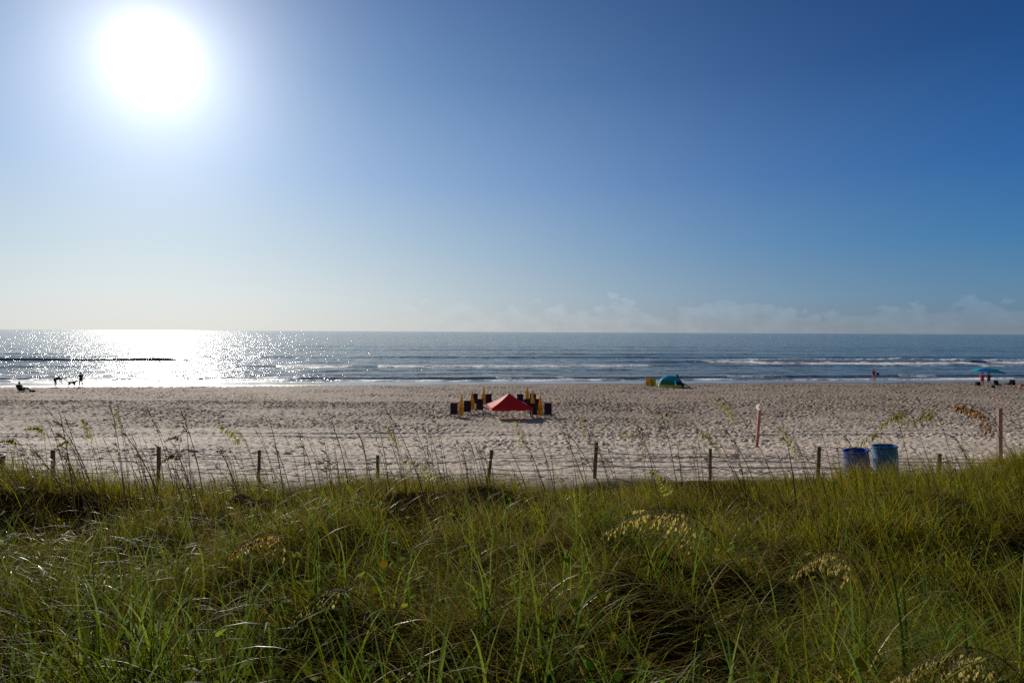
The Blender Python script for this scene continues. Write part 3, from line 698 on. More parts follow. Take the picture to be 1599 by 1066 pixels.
for i, (px, py) in enumerate(posts):
    t = at(px, py, YF); bx = t.x + random.uniform(-.05, .05) * (1 if px != 768 else 0) - (.10 if px == 768 else 0)
    bz = h1(bx, YF) - .25
    if px in (-85, 1640): continue
    w = .038 if px in (405, 590, 1109, 768) else .046
    root = thing('fence_post', PLAB[px], 'fence post', (bx, YF, bz + .25), 0, 'wooden posts of the beach fence')
    d = Vector((t.x - bx, 0, t.z - bz - .25))
    m = MB(); n = 7
    m.tube([Vector((0, 0, -.25)).lerp(d, k / n) + Vector((random.uniform(-.006, .006), 0, 0)) for k in range(n + 1)], [w * random.uniform(.93, 1.05) for _ in range(n + 1)], 9)
    m.build('shaft', M_POST, root)
    s_ = MB()
    for hh in (.17, .42):
        p = d * (1 - hh / d.length); s_.tube([p + Vector((-w * 1.05, -.0, .012)), p + Vector((0, -w * 1.12, .0)), p + Vector((w * 1.05, 0, .012))], .004, 5)
    s_.build('staple', M_WIRE, root)
    tops.append((px, t, d.length, Vector((bx, YF, bz + .25)), d))
tops.sort(key=lambda a: a[0])
for j, (hh, lab) in enumerate(((.17, 'upper thin wire strung along the beach fence posts'), (.42, 'lower thin wire strung along the beach fence posts'))):
    pts = []
    P = [b + d * (1 - hh / L) for (_, t, L, b, d) in tops]
    P = [P[0] + Vector((-2.4, 0, 0))] + P + [P[-1] + Vector((2.5, 0, .1))]
    for a, b in zip(P, P[1:]):
        for k in range(8):
            t = k / 8; pts.append(a.lerp(b, t) + Vector((0, -.05, -.14 * 4 * t * (1 - t) * (.5 + .5 * ((j + 3 * int(a.x * 10)) % 3)))))
    pts.append(P[-1] + Vector((0, -.05, 0)))
    tag(MB().tube(pts, .007, 5).build('fence_wire', M_WIRE), lab, 'wire')

# ------------------------------------------------------------------ posts with signs
M_REDP = plain('red_paint', (.36, .17, .13), .7, .25, 9, bump=.2); M_WHITE = plain('white_paint', (.78, .76, .74), .5, .08, 10); M_GREEN = plain('green_paint', (.05, .20, .12), .5, .15, 10)
M_GREYP = plain('post_grey_wood', (.27, .19, .15), .85, .25, 12, bump=.4); M_MARK = plain('red_mark', (.45, .06, .05), .5, .1)
pp = gnd(1182.5, 30.4)
t = at(1187, 630, 30.4)
root = thing('marker_post', 'slim red marker post with a small round white disc at its top', 'marker post', pp)
d = t - pp
rot = d.to_track_quat('Z', 'Y').to_matrix()
MB().box(d * .46, (.12, .12, d.length * 1.08), rot, .012).build('shaft', M_REDP, root)
s_ = MB(); s_.lathe([(.001, -.012), (.13, -.012), (.14, 0), (.13, .012), (.001, .012)], 24)
disc = s_.build('sign_disc', plain('white_sheet', (.85, .84, .82), .5, .04, 10, .6), root); disc.location = d * .925 + Vector((-.07, -.085, 0)); disc.rotation_euler = (R(90), 0, R(-12))
mk = MB(); mk.box((0, 0, .0145), (.03, .12, .003)); mk.box((.03, .045, .0145), (.05, .022, .003)); k_ = mk.build('red_mark', M_MARK, disc)

t = at(1561, 637, 18.0); pp = Vector((t.x + .03, 18.0, h1(t.x, 18.0)))
root = thing('sign_post', 'tall square wooden post at the right edge carrying a green board behind', 'sign post', pp)
d = t - pp
MB().box(d * .5 - Vector((0, 0, .1)), (.10, .10, d.length + .2), d.to_track_quat('Z', 'Y').to_matrix(), .008).build('shaft', M_GREYP, root)
MB().box(Vector((.045, .075, d.z - .42)), (.20, .025, .52), Matrix.Rotation(R(38), 3, 'Z'), .008).build('sign_board', M_GREEN, root)

# ------------------------------------------------------------------ barrels
def barrel(px, y, lab, mat, matd, tilt, rz, dz):
    p = gnd(px, y, dz)
    root = thing('barrel', lab, 'barrel', p, rz, 'plastic barrels behind the fence', tilt)
    prof = [(.001, .01), (.24, .0), (.275, .03), (.285, .07), (.278, .10), (.29, .16), (.29, .27), (.298, .285), (.298, .31), (.29, .325), (.29, .56), (.298, .575), (.298, .60), (.29, .615), (.29, .77), (.283, .80), (.283, .86), (.292, .868), (.292, .89), (.272, .89), (.268, .86), (.268, .05), (.001, .04)]
    MB().lathe(prof, 40).build('drum', mat, root)
    MB().lathe([(.294, .845), (.301, .85), (.301, .866), (.294, .871)], 40).build('rim_band', matd, root)
    return root
M_BLUE = plain('blue_plastic', (.010, .045, .30), .42, .35, 3.5, spec=.5); M_TEAL = plain('teal_plastic', (.003, .10, .25), .42, .35, 3.5, spec=.5)
M_BLUED = plain('dark_blue_plastic', (.01, .025, .16), .5, .1); M_TEALD = plain('dark_teal_plastic', (.006, .06, .09), .5, .1)
b1 = barrel(1343, 16.9, 'open blue plastic barrel leaning left, the left one of the two barrels', M_BLUE, M_BLUED, (R(2), R(-7)), 0, 0)
b2 = barrel(1386, 17.1, 'open teal plastic barrel, the right one of the two barrels', M_TEAL, M_TEALD, (R(-2), R(-3)), .6, .0)
b1.location.z = at(1341, 702, 16.9).z - .885; b2.location.z = at(1385, 695.5, 17.1).z - .885
pb = at(-5, 711, 15.0)
b3 = thing('bin', 'dark green bin cut off by the left edge of the view', 'bin', (pb.x - .13, 15.0, h1(pb.x, 15.0)))
M_BIN = plain('dark_green_plastic', (.02, .05, .03), .5, .15); M_BINB = plain('brown_band', (.10, .05, .045), .7, .2)
hb = pb.z - h1(pb.x, 15.0)
MB().lathe([(.001, 0), (.22, 0), (.26, hb * .9), (.27, hb), (.245, hb), (.2, .1), (.001, .1)], 28).build('drum', M_BIN, b3)
MB().box((.245, -.02, hb * .48), (.05, .09, hb * .92), None, .008).build('slat', M_BINB, b3)

# ------------------------------------------------------------------ the beach camp
M_NAVY = plain('navy_canvas', (.028, .014, .060), .8, .25, 8, .12); M_PURP = plain('purple_canvas', (.08, .03, .22), .75, .2, 8, .15); M_FRAME = plain('dark_frame', (.04, .022, .03), .6, .2)
M_GOLD = plain('gold_canvas', (.80, .47, .03), .75, .14, 5, .25); M_POLE = plain('pale_pole', (.55, .5, .42), .5, .1)
def beach_chair(loc, rz, label, group):
    root = thing('beach_chair', label, 'beach chair', loc, rz, group)
    for s in (-1, 1):
        MB().tube([(s * .25, .48, 0), (s * .25, .30, .22), (s * .25, .0, .30), (s * .25, -.02, .31)], .014, 7).build('leg', M_FRAME, root)
        MB().tube([(s * .25, -.30, 0), (s * .25, -.05, .30), (s * .25, .10, .48)], .014, 7).build('leg', M_FRAME, root)
        MB().box((s * .27, .16, .50), (.055, .48, .02), None, .006).build('armrest', M_FRAME, root)
    m = MB()
    for s in (-1, 1): m.tube([(s * .25, .0, .28), (s * .25, -.22, 1.06)], .014, 7)
    m.tube([(-.25, -.22, 1.06), (.25, -.22, 1.06)], .014, 7); m.build('back_frame', M_FRAME, root)
    MB().sheet(lambda u, v: Vector(((u - .5) * .49, -.01 - .21 * v - .035 * math.sin(math.pi * u) * math.sin(math.pi * v), .22 + .84 * v)), 6, 8).build('backrest', M_NAVY, root, solid=.01)
    MB().sheet(lambda u, v: Vector(((u - .5) * .48, .46 * v, .27 + .07 * v - .04 * math.sin(math.pi * v))), 6, 6).build('seat', M_PURP, root, solid=.01)
    return root
def closed_parasol(loc, rz, label, group):
    root = thing('parasol', label, 'parasol', loc, rz, group)
    MB().tube([(0, 0, -.1), (0, 0, 1.72)], .018, 8).build('pole', M_POLE, root)
    def wob(a, z): return 1 + .20 * math.cos(a * 2 * math.pi / 32 * 8) * min(1, max(0, (1.6 - z) / .6)) + .04 * math.sin(a * 1.3 + z * 5)
    MB().lathe([(.005, 1.74), (.03, 1.68), (.055, 1.5), (.085, 1.25), (.125, .95), (.155, .65), (.165, .45), (.14, .30), (.10, .25), (.03, .29)], 32, wob=wob).build('folded_canopy', M_GOLD, root)
    MB().lathe([(.155, .66), (.18, .67), (.18, .70), (.155, .71)], 16).build('tie_strap', plain('strap', (.35, .18, .02)), root)
    return root
chairs = [
 (709, 48.2, 'leftmost beach chair of the whole camp'), (730, 50.6, 'chair between the two left front parasols'), (749, 52.0, 'dark chair right of the middle left parasol'),
 (741.5, 56.6, 'back row chair showing reddish behind the middle left parasol'), (763.5, 56.2, 'chair nearest the left slope of the red canopy in the back row'),
 (812.5, 56.4, 'back row chair nearest the right slope of the red canopy'), (822.5, 52.4, 'chair standing under the back right parasol, middle row'), (832, 56.8, 'back row chair showing behind the middle right parasol'),
 (833.5, 48.4, 'front row chair touching the right corner of the red canopy'), (840.5, 52.2, 'chair showing behind the front right parasol'), (856, 48.6, 'rightmost beach chair of the whole camp')]
c0 = None
for i, (px, y, lab) in enumerate(chairs):
    p = gnd(px, y, -.02); lab = 'navy ' + lab if 'dark' not in lab else lab.replace('dark', 'dark navy')
    rz = random.uniform(-.12, .12)
    if c0 is None: c0 = beach_chair(p, rz, lab, 'navy beach chairs beside the red canopy')
    else: dup(c0, p, rz, lab)
pars = [(719.7, 47.6, 'closed golden parasol nearest the camera on the left, between two chairs'), (738, 51.4, 'closed golden parasol in the middle row left of the canopy'), (754.5, 55.5, 'closed golden parasol in the back row left of the canopy'),
        (824, 55.5, 'closed golden parasol in the back row right of the canopy'), (832.2, 51.6, 'closed golden parasol in the middle row right of the canopy'), (844, 47.9, 'closed golden parasol nearest the camera on the right')]
p0 = None
for i, (px, y, lab) in enumerate(pars):
    p = gnd(px, y)
    tl = (random.uniform(-.03, .03), random.uniform(-.04, .04))
    if p0 is None: p0 = closed_parasol(p, 0, lab, 'closed golden parasols'); p0.rotation_euler = (tl[0], tl[1], 0)
    else: dup(p0, p, i * 1.1, lab, tilt=tl)

M_RED = plain('red_canvas', (.56, .008, .012), .7, .08, 2, .12)
cy_ = 47.6; cc = gnd(795.5, cy_)
root = thing('canopy_tent', 'low red pop up canopy in the middle of the beach', 'canopy', cc, R(9))
S = 1.40; He = at(795, 641, cy_ - 1.35).z - cc.z + .0; Hp = at(796, 613.5, cy_).z - cc.z
ev = He + .20
m = MB(); cs_ = [(-S, -S), (S, -S), (S, S), (-S, S)]
nn = 8
for a in range(4):
    A = Vector((*cs_[a], ev)); B = Vector((*cs_[(a + 1) % 4], ev)); P_ = Vector((0, 0, Hp))
    for i in range(nn):
        t0, t1 = i / nn, (i + 1) / nn
        def q(t, w):
            e = A.lerp(B, w); p = e.lerp(P_, t); p.z -= .07 * math.sin(math.pi * t) * (1 - .0 * t); p.z -= .03 * math.sin(math.pi * w) * (1 - t); return p
        for j in range(nn):
            w0, w1 = j / nn, (j + 1) / nn
            if i == nn - 1: m.face([q(t0, w0), q(t0, w1), P_])
            else: m.face([q(t0, w0), q(t0, w1), q(t1, w1), q(t1, w0)])
    for j in range(nn):
        w0, w1 = j / nn, (j + 1) / nn
        e0, e1 = A.lerp(B, w0) - Vector((0, 0, .03 * math.sin(math.pi * w0))), A.lerp(B, w1) - Vector((0, 0, .03 * math.sin(math.pi * w1)))
        o0, o1 = e0 * 1.0, e1 * 1.0; o0.z = He + .02 * math.sin(w0 * 30); o1.z = He + .02 * math.sin(w1 * 30); o0.x *= 1.015; o0.y *= 1.015; o1.x *= 1.015; o1.y *= 1.015
        m.face([e0, e1, o1, o0])
bmesh.ops.remove_doubles(m.bm, verts=m.bm.verts[:], dist=.002)
m.build('canopy', M_RED, root)
M_LEG = plain('white_metal', (.6, .58, .58), .4, .05)
for (a, b) in cs_:
    MB().box((a * .96, b * .96, ev / 2), (.04, .04, ev - .02), None, .004).build('leg', M_LEG, root)
fm = MB()
for k in range(4):
    a, b = Vector((*cs_[k], ev - .04)) * .96, Vector((*cs_[(k + 1) % 4], ev - .04)) * .96
    a.z = b.z = ev - .06; mid = (a + b) / 2; fm.tube([a, mid - Vector((0, 0, .25)), b], .012, 6); a2 = a - Vector((0, 0, .25)); b2_ = b - Vector((0, 0, .25)); fm.tube([a2, mid, b2_], .012, 6)
    fm.tube([a, Vector((0, 0, Hp - .08))], .012, 6)
fm.build('frame', M_LEG, root)

# ------------------------------------------------------------------ people and dog
M_SKIN = plain('skin', (.55, .32, .24), .6, .08, 5, .0); M_SKIND = plain('tanned_skin', (.22, .12, .08), .6, .08)
M_HAIR = plain('dark_hair', (.02, .013, .010), .6, .2, 20)
def person(loc, rz, label, J, top, bottom, skin, scale=1.0, hair_long=False, feet=True):
    """J: joint positions in metres (x right, y forward, z up)"""
    root = thing('person', label, 'person', loc, rz); root.scale = (scale,) * 3
    me = bpy.data.meshes.new('body'); V = []; E = []; RAD = []
    def add(p, r, prev=None):
        V.append(p); RAD.append(r); i = len(V) - 1
        if prev is not None: E.append((prev, i))
        return i
    pel = add(J['pelvis'], (.135, .10)); wa = add(J['waist'], (.115, .085), pel); ch = add(J['chest'], (.145, .10), wa); nk = add(J['neck'], (.05, .05), ch)
    cn = add(tuple(Vector(J['neck']).lerp(Vector(J['head']), .45)), (.052, .055), nk); hd = add(J['head'], (.078, .092), cn)
    hv = Vector(J['head']); up = (hv - Vector(J['neck'])).normalized(); tp = add(tuple(hv + up * .085), (.062, .075), hd)
    for s in 'lr':
        sh = add(J['sh_' + s], (.055, .055), ch); el = add(J['el_' + s], (.040, .040), sh); wr = add(J['wr_' + s], (.027, .024), el)
        w = Vector(J['wr_' + s]); dv = (w - Vector(J['el_' + s])).normalized(); sd_ = dv.orthogonal().normalized()
        pm = add(tuple(w + dv * .055), (.040, .018), wr)
        pe = add(tuple(w + dv * .085), (.038, .015), pm)
        for f in range(4):
            o_ = sd_ * (-.030 + .020 * f); k1 = add(tuple(w + dv * .12 + o_), (.009, .009), pe); add(tuple(w + dv * (.155 + .012 * (1.5 - abs(f - 1.5))) + o_ + dv.cross(sd_) * .02), (.008, .008), k1)
        th = add(tuple(w + dv * .07 - sd_ * .05), (.010, .010), pm); add(tuple(w + dv * .10 - sd_ * .065), (.009, .009), th)
        hp = add(J['hip_' + s], (.088, .088), pel); kn = add(J['kn_' + s], (.056, .058), hp); an = add(J['an_' + s], (.034, .038), kn)
        a = Vector(J['an_' + s]); fd = Vector(J.get('foot', (0, 1, 0))); add(tuple(a + fd * .14 + Vector((0, 0, -.045))), (.035, .022), an)
    me.from_pydata(V, E, []); o = bpy.data.objects.new('body', me); C.objects.link(o); o.parent = root
    sk = o.modifiers.new('skin', 'SKIN'); sk.use_smooth_shade = True
    for i, r in enumerate(RAD): me.skin_vertices[0].data[i].radius = r
    me.skin_vertices[0].data[0].use_root = True
    ss = o.modifiers.new('sub', 'SUBSURF'); ss.levels = 1; ss.render_levels = 2; me.materials.append(skin)
    # face, ears
    fwd = Vector(J.get('face', (0, 1, 0))).normalized(); sd2 = fwd.cross(up).normalized()
    f = MB(); f.ball(hv + fwd * .095 + up * -.005, .016, 1, (.7, 1, 1.5)); f.build('nose', skin, root)
    for s in (-1, 1):
        MB().ball(hv + fwd * .082 + sd2 * .032 * s + up * .03, .011, 1).build('eye', M_HAIR, root)
        MB().ball(hv + sd2 * .078 * s, .026, 1, (.4, .8, 1.2)).build('ear', skin, root)
    MB().box(hv + fwd * .088 - up * .045, (.045, .012, .010)).build('mouth', M_MARK, root)
    h = MB(); h.ball(hv + up * .045 - fwd * .018, .104, 2, (.92, 1, 1))
    if hair_long: h.ball(hv - fwd * .07 - up * .10, .075, 2, (1, .7, 1.8))
    h.build('hair', M_HAIR, root)
    if top:
        m = MB(); P = [Vector(J['pelvis']).lerp(Vector(J['waist']), .2), Vector(J['waist']), Vector(J['chest']), Vector(J['chest']).lerp(Vector(J['neck']), .6)]
        m.tube(P, [.165, .155, .185, .115], 16); 
        for s in 'lr': m.tube([Vector(J['chest']).lerp(Vector(J['sh_' + s]), .5), Vector(J['sh_' + s]), Vector(J['sh_' + s]).lerp(Vector(J['el_' + s]), .45)], [.09, .078, .068], 12)
        m.build('shirt', top, root)
    if bottom:
        m = MB(); P = [Vector(J['waist']).lerp(Vector(J['pelvis']), .4), Vector(J['pelvis']), Vector(J['pelvis']) * .8 + (Vector(J['hip_l']) + Vector(J['hip_r'])) * .1]
        m.tube(P, [.15, .175, .165], 16)
        for s in 'lr': m.tube([Vector(J['hip_' + s]).lerp(Vector(J['pelvis']), .2), Vector(J['hip_' + s]).lerp(Vector(J['kn_' + s]), .45)], [.115, .098], 12)
        m.build('shorts', bottom, root)
    return root
def stand(armL=None, armR=None, stride=.0):
    J = dict(pelvis=(0, 0, .95), waist=(0, 0, 1.10), chest=(0, .0, 1.30), neck=(0, 0, 1.47), head=(0, .02, 1.60),
        sh_l=(-.18, 0, 1.40), sh_r=(.18, 0, 1.40), el_l=(-.25, -.02, 1.12), el_r=(.25, -.02, 1.12), wr_l=(-.25, .10, .90), wr_r=(.25, .10, .90),
        hip_l=(-.09, 0, .90), hip_r=(.09, 0, .90), kn_l=(-.10, stride, .49), kn_r=(.10, -stride * .6, .49), an_l=(-.11, stride * 1.5, .07), an_r=(.11, -stride * 2, .07))
    if armL: J['el_l'], J['wr_l'] = armL
    if armR: J['el_r'], J['wr_r'] = armR
    return J
M_PLUM = plain('plum_cloth', (.10, .05, .08), .8); M_DARKC = plain('dark_cloth', (.03, .025, .02), .8); M_REDC = plain('red_cloth', (.75, .02, .08), .8, .15, 6, .1)
M_WINE = plain('wine_cloth', (.16, .01, .02), .8); M_PINK = plain('pink_cloth', (.70, .12, .18), .8); M_DKGREEN = plain('green_cloth', (.02, .10, .06), .8); M_BLK = plain('black_cloth', (.015, .015, .018), .8)
p = gnd(1364, 92.0, -.02)
person(p, R(180), 'woman with dark hair in a wine red swimsuit at the edge of the water', stand(((-.30, .12, 1.25), (-.45, .25, 1.28)), ((.28, .15, 1.22), (.12, .28, 1.25))), M_WINE, M_PINK, M_SKIN, 1.0, True)
pt = p + Vector((.42, -.28, 1.22)); tw = MB(); tw.sheet(lambda u, v: Vector(((u - .5) * .42, .05 * math.sin(u * 9), -.30 * v + .03 * math.sin(u * 12))), 12, 4)
o = tag(tw.build('towel', plain('dark_towel', (.03, .03, .09), .9), solid=.02), 'dark blue towel held up by the woman at the water', 'towel'); o.location = pt
# person walking by the water at the left, person bending, dog
p = gnd(126.5, 76.3)
person(p, R(75), 'standing person in a plum top beside the dog at the bright shoreline', stand(((-.22, .18, 1.16), (-.14, .38, 1.05)), ((.25, -.12, 1.14), (.24, -.18, .9)), .10), M_PLUM, M_DARKC, M_SKIND, .95)
J = stand(); J.update(waist=(0, .10, 1.0), chest=(0, .34, 1.05), neck=(0, .53, 1.02), head=(0, .66, .97), sh_l=(-.17, .43, 1.02), sh_r=(.17, .43, 1.02), el_l=(-.2, .50, .74), el_r=(.2, .52, .74), wr_l=(-.16, .62, .52), wr_r=(.16, .66, .52), pelvis=(0, -.10, .90), hip_l=(-.09, -.10, .87), hip_r=(.09, -.10, .87), kn_l=(-.1, .02, .48), kn_r=(.1, -.02, .48), an_l=(-.1, -.03, .07), an_r=(.1, -.06, .07), face=(0, .5, -.8))
p = gnd(87, 76.3)
person(p, R(-80), 'person in a plum top bending forward at the shoreline left of the dog', J, M_PLUM, M_DARKC, M_SKIND, .92)
def dog(loc, rz):
    root = thing('dog', 'dark dog standing at the shoreline between two people', 'dog', loc, rz); M_FUR = plain('brown_fur', (.07, .05, .03), .9, .3, 12)
    V = []; E = []; Rr = []
    def a(p, r, q=None):
        V.append(p); Rr.append(r); i = len(V) - 1
        if q is not None: E.append((q, i))
        return i
    hipi = a((0, -.30, .50), (.10, .11)); be = a((0, -.05, .50), (.085, .10), hipi); chs = a((0, .24, .50), (.11, .145), be); nk = a((0, .38, .60), (.065, .075), chs)
    hd = a((0, .50, .68), (.065, .07), nk); mz = a((0, .62, .645), (.035, .035), hd); a((0, .68, .64), (.025, .025), mz)
    t1 = a((0, -.42, .54), (.03, .03), hipi); t2 = a((0, -.55, .60), (.022, .022), t1); a((0, -.64, .70), (.012, .012), t2)
    for s in (-1, 1):
        k = a((s * .09, -.26, .33), (.06, .075), hipi); h = a((s * .09, -.40, .20), (.026, .03), k); pp_ = a((s * .09, -.37, .04), (.022, .024), h); a((s * .09, -.31, .02), (.028, .02), pp_)
        k = a((s * .09, .24, .32), (.045, .05), chs); h = a((s * .09, .25, .18), (.026, .028), k); pp_ = a((s * .09, .25, .04), (.022, .024), h); a((s * .09, .30, .02), (.028, .02), pp_)
        e = a((s * .05, .47, .76), (.018, .012), hd); a((s * .07, .47, .80), (.008, .006), e)
    me = bpy.data.meshes.new('body'); me.from_pydata(V, E, []); o = bpy.data.objects.new('body', me); C.objects.link(o); o.parent = root
    sk = o.modifiers.new('skin', 'SKIN'); sk.use_smooth_shade = True
    for i, r in enumerate(Rr): me.skin_vertices[0].data[i].radius = r
    o.modifiers.new('sub', 'SUBSURF').render_levels = 2; me.materials.append(M_FUR)
    return root
dog(gnd(112.5, 76.3, -.01), R(-85))
# seated person at the left in a green low chair
p = gnd(34, 69.0)
J = dict(pelvis=(0, 0, .26), waist=(0, -.10, .40), chest=(0, -.20, .60), neck=(0, -.24, .77), head=(0, -.22, .90), sh_l=(-.18, -.20, .70), sh_r=(.18, -.20, .70), el_l=(-.27, .0, .48), el_r=(.27, .0, .48), wr_l=(-.24, .22, .42), wr_r=(.24, .22, .42),
    hip_l=(-.09, .03, .26), hip_r=(.09, .03, .26), kn_l=(-.12, .46, .42), kn_r=(.12, .46, .40), an_l=(-.12, .84, .10), an_r=(.12, .88, .10), foot=(0, .6, .6))
person(p, R(-80), 'person sitting low in a green beach chair near the left edge', J, M_DARKC, M_DARKC, M_SKIND, 1.0)
M_GCH = plain('green_canvas', (.015, .12, .06), .8, .15, 6, .15)
def low_chair(loc, rz, label, mat, group=None, w=.58):
    root = thing('low_chair', label, 'low chair', loc, rz, group)
    MB().sheet(lambda u, v: Vector(((u - .5) * w, -.12 - .34 * v - .05 * math.sin(math.pi * v), .12 + .62 * v)), 4, 6).build('backrest', mat, root, solid=.02)
    MB().sheet(lambda u, v: Vector(((u - .5) * w, -.14 + .5 * v, .14 + .10 * v - .05 * math.sin(math.pi * v))), 4, 6).build('seat', mat, root, solid=.02)
    for s in (-1, 1):
        MB().tube([(s * w / 2, .40, 0), (s * w / 2, .30, .24), (s * w / 2, -.1, .10), (s * w / 2, -.36, 0)], .013, 6).build('leg', M_FRAME, root)
        MB().tube([(s * w / 2, .28, .24), (s * w / 2, .22, .42), (s * w / 2, -.28, .40)], .013, 6).build('armrest', M_FRAME, root)
    return root
low_chair(p, R(-80), 'low green beach chair under the person at the left edge', M_GCH)
pb = gnd(50.5, 68.6)
root = thing('beach_bag', 'dark bag lying on the sand at the feet of the seated person', 'bag', pb, R(10))
MB().box((0, 0, .11), (.62, .3, .24), None, .08).build('pouch', M_BLK, root); MB().tube([(-.15, -.1, .2), (-.1, -.1, .34), (.1, -.1, .34), (.15, -.1, .2)], .015, 6).build('handle', M_BLK, root)

# right group
Yg = 82.5
up_ = gnd(1540, Yg)
root = thing('beach_umbrella', 'wide turquoise beach umbrella over two people at the right', 'beach umbrella', up_, .3, None, (R(3), R(4)))
M_TURQ = plain('turquoise_canvas', (.01, .50, .60), .7, .08, 3, .5); M_DBLU = plain('blue_canvas', (.01, .16, .50), .7, .08, 3, .45)
MB().tube([(0, 0, -.3), (0, 0, 2.35)], .022, 8).build('pole', M_POLE, root)
for k in range(8):
    a0, a1 = k * math.pi / 4, (k + 1) * math.pi / 4
    def cf(u, v, a0=a0, a1=a1):
        a = a0 + (a1 - a0) * u; r = 1.9 * v * (1 - .05 * math.sin(math.pi * u)); return Vector((r * math.cos(a), r * math.sin(a), 2.28 - .52 * v ** 1.7))
    MB().sheet(cf, 5, 7).build('panel', M_TURQ if k % 2 else M_DBLU, root)
J = stand(((-.28, .05, 1.2), (-.25, .25, 1.3)), ((.26, -.02, 1.15), (.22, .1, .95)), .06)
person(gnd(1534, 81.6), R(150), 'person in a red top under the turquoise umbrella, the left one of two', J, M_REDC, M_REDC, M_SKIN, 1.0)
person(gnd(1544, 81.2), R(200), 'bare legged person in dark top under the turquoise umbrella, the right one of two', stand(((-.28, .1, 1.15), (-.1, .25, 1.2)), None, .08), M_WINE, M_DKGREEN, M_SKIN, 1.02)
r_ = thing('cooler', 'dark cooler box left of the people under the turquoise umbrella', 'cooler', gnd(1527, 84.0), .2)
MB().box((0, 0, .22), (.62, .4, .40), None, .04).build('box', M_BLK, r_); MB().box((0, 0, .455), (.64, .42, .07), None, .02).build('lid', M_PLUM, r_); MB().tube([(-.32, 0, .36), (-.34, 0, .52), (.34, 0, .52), (.32, 0, .36)], .012, 6).build('handle', M_WHITE, r_)
r_ = thing('beach_bag', 'dark green bag on the sand at the feet of the people at right', 'bag', gnd(1550.5, 80.0), .5)
MB().lathe([(.001, 0), (.2, 0), (.24, .12), (.2, .30), (.15, .34), (.13, .30), (.001, .2)], 16).build('pouch', M_DKGREEN, r_); MB().tube([(-.12, 0, .3), (-.08, 0, .48), (.08, 0, .48), (.12, 0, .3)], .012, 6).build('handle', M_BLK, r_)
low_chair(gnd(1558, 83.0), R(-65), 'dark reclining beach chair right beside the umbrella people', M_BLK, 'low dark chairs at the right')
low_chair(gnd(1574, 84.0), R(20), 'plum coloured low chair, the left one of the close pair at far right', M_PLUM, 'low dark chairs at the right')
low_chair(gnd(1581, 84.6), R(-40), 'black low chair, the right one of the close pair at far right', M_BLK, 'low dark chairs at the right')
r_ = thing('beach_towel', 'salmon red towel heaped on the sand at the right edge', 'towel', gnd(1597, 82.5))
MB().sheet(lambda u, v: Vector(((u - .5) * 1.3, (v - .5) * .9, .24 * math.sin(math.pi * u) * math.sin(math.pi * v) + .05 * math.sin(u * 17) * math.sin(v * 11) + .03)), 16, 12).build('cloth', plain('salmon_cloth', (.42, .14, .09), .9), r_, solid=.03)

# beach tent group
tp = gnd(1047, 79.5)
root = thing('beach_tent', 'turquoise dome beach tent with lime green base near the water', 'tent', tp, R(-12))
M_TT = plain('tent_turquoise', (.01, .36, .58), .6, .08, 3, .35); M_TG = plain('tent_green', (.02, .20, .12), .7, .1, 3, .2); M_TL = plain('tent_lime', (.62, .62, .14), .7, .1, 3, .2); M_TSHADE = plain('tent_opening_shade', (.008, .02, .06), .7, .1, 3, .05)
W, Dp, Ht = 1.38, 1.1, 1.38
def dome(a, t, out=0):   # a angle round, t 0 base..1 top
    k = math.cos(t * math.pi / 2) ** .75
    sx_ = 1 + .12 * abs(math.sin(2 * a)); return Vector(((W + out) * k * math.cos(a) * sx_, (Dp + out) * k * math.sin(a) * sx_, Ht * math.sin(t * math.pi / 2)))
MB().sheet(lambda u, v: dome(u * 2 * math.pi, .42 + .58 * v * .999), 40, 10).build('roof', M_TT, root)
MB().sheet(lambda u, v: dome(R(150) + u * R(140), .16 + .26 * v), 20, 4).build('side_wall', M_TG, root)
MB().sheet(lambda u, v: dome(R(0) + u * R(150), .16 + .26 * v), 20, 4).build('side_wall', M_TT, root)
MB().sheet(lambda u, v: dome(u * 2 * math.pi, .0 + .165 * v, .01), 40, 3).build('skirt', M_TL, root)
MB().sheet(lambda u, v: dome(R(295) + u * R(62), .17 + .24 * v, .02), 12, 5).build('opening_shade', M_TSHADE, root)  # dark sheet across the tent opening, standing in for the shade inside
fr = MB()
for a in (R(35), R(145)):
    fr.tube([dome(a, .0 + k / 10, .02) for k in range(11)] + [dome(a + math.pi, 1 - k / 10, .02) for k in range(1, 11)], .012, 6)
fr.build('tent_pole', M_BLK, root)
fl = MB(); fl.sheet(lambda u, v: Vector((1.0 + u * 1.2, -.7 + v * 1.2, .62 - .55 * u ** 1.5 + .04 * math.sin(v * 9))), 8, 8)
fl.build('awning', plain('tent_dark_flap', (.015, .05, .045), .7), root, solid=.02)
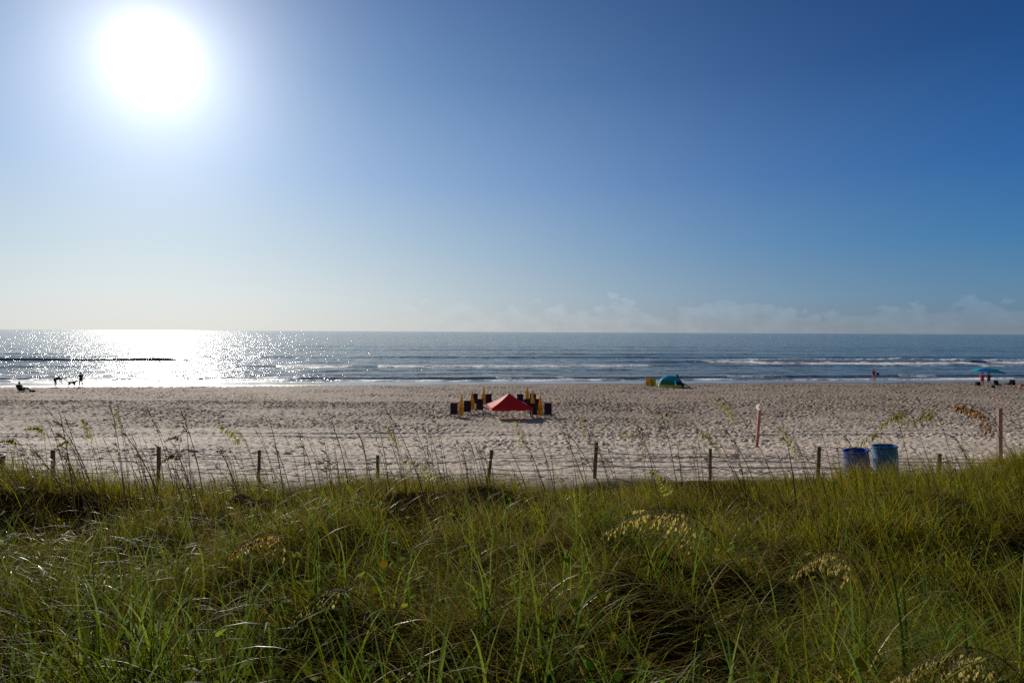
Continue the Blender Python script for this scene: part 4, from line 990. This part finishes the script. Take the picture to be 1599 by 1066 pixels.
r_ = thing('beach_bag', 'wine red bag lying at the right end of the turquoise tent', 'bag', gnd(1065, 78.8), .2)
MB().box((0, 0, .3), (.5, .35, .5), None, .1).build('pouch', M_WINE, r_); MB().tube([(-.1, 0, .5), (-.06, 0, .64), (.06, 0, .64), (.1, 0, .5)], .012, 6).build('handle', M_BLK, r_)
q = gnd(1053.5, 84.0)
r_ = thing('pole_flag', 'pale pole with a small dark flag standing behind the tent', 'flag', q)
topf = at(1056.5, 584.5, 84.0) - q
MB().tube([(0, 0, -.1), topf], .015, 6).build('pole', M_POLE, r_)
MB().sheet(lambda u, v: topf + Vector((-.05 + .28 * u, .05 * math.sin(u * 6), -.32 * v - .03 * u)), 6, 4).build('pennant', M_BLK, r_, solid=.01)
M_YEL = plain('yellow_canvas', (.66, .40, .02), .7, .12, 5, .3)
M_YEL2 = plain('yellow_green_canvas', (.44, .40, .02), .7, .12, 5, .3)
def high_chair(loc, rz, label, mat):
    root = thing('folding_chair', label, 'folding chair', loc, rz, 'yellow folding chairs left of the tent')
    MB().sheet(lambda u, v: Vector(((u - .5) * .56, -.02 - .14 * v, .35 + .60 * v)), 4, 6).build('backrest', mat, root, solid=.02)
    MB().sheet(lambda u, v: Vector(((u - .5) * .56, .44 * v, .38 + .04 * v - .03 * math.sin(math.pi * v))), 4, 6).build('seat', mat, root, solid=.02)
    MB().sheet(lambda u, v: Vector(((u - .5) * .54, .0, .06 + .30 * v)), 4, 3).build('skirt', mat, root, solid=.02)
    for s in (-1, 1):
        MB().tube([(s * .29, .42, 0), (s * .29, -.02, .40), (s * .29, -.17, .98)], .013, 6).build('leg', M_FRAME, root); MB().tube([(s * .29, -.12, 0), (s * .29, .40, .42), (s * .29, .40, .58), (s * .29, -.08, .60)], .013, 6).build('leg', M_FRAME, root)
high_chair(gnd(1012, 81.5), R(12), 'orange yellow folding chair, the left one beside the turquoise tent', M_YEL)
high_chair(gnd(1020, 81.3), R(-10), 'lemon yellow folding chair, the right one nearer the turquoise tent', M_YEL2)
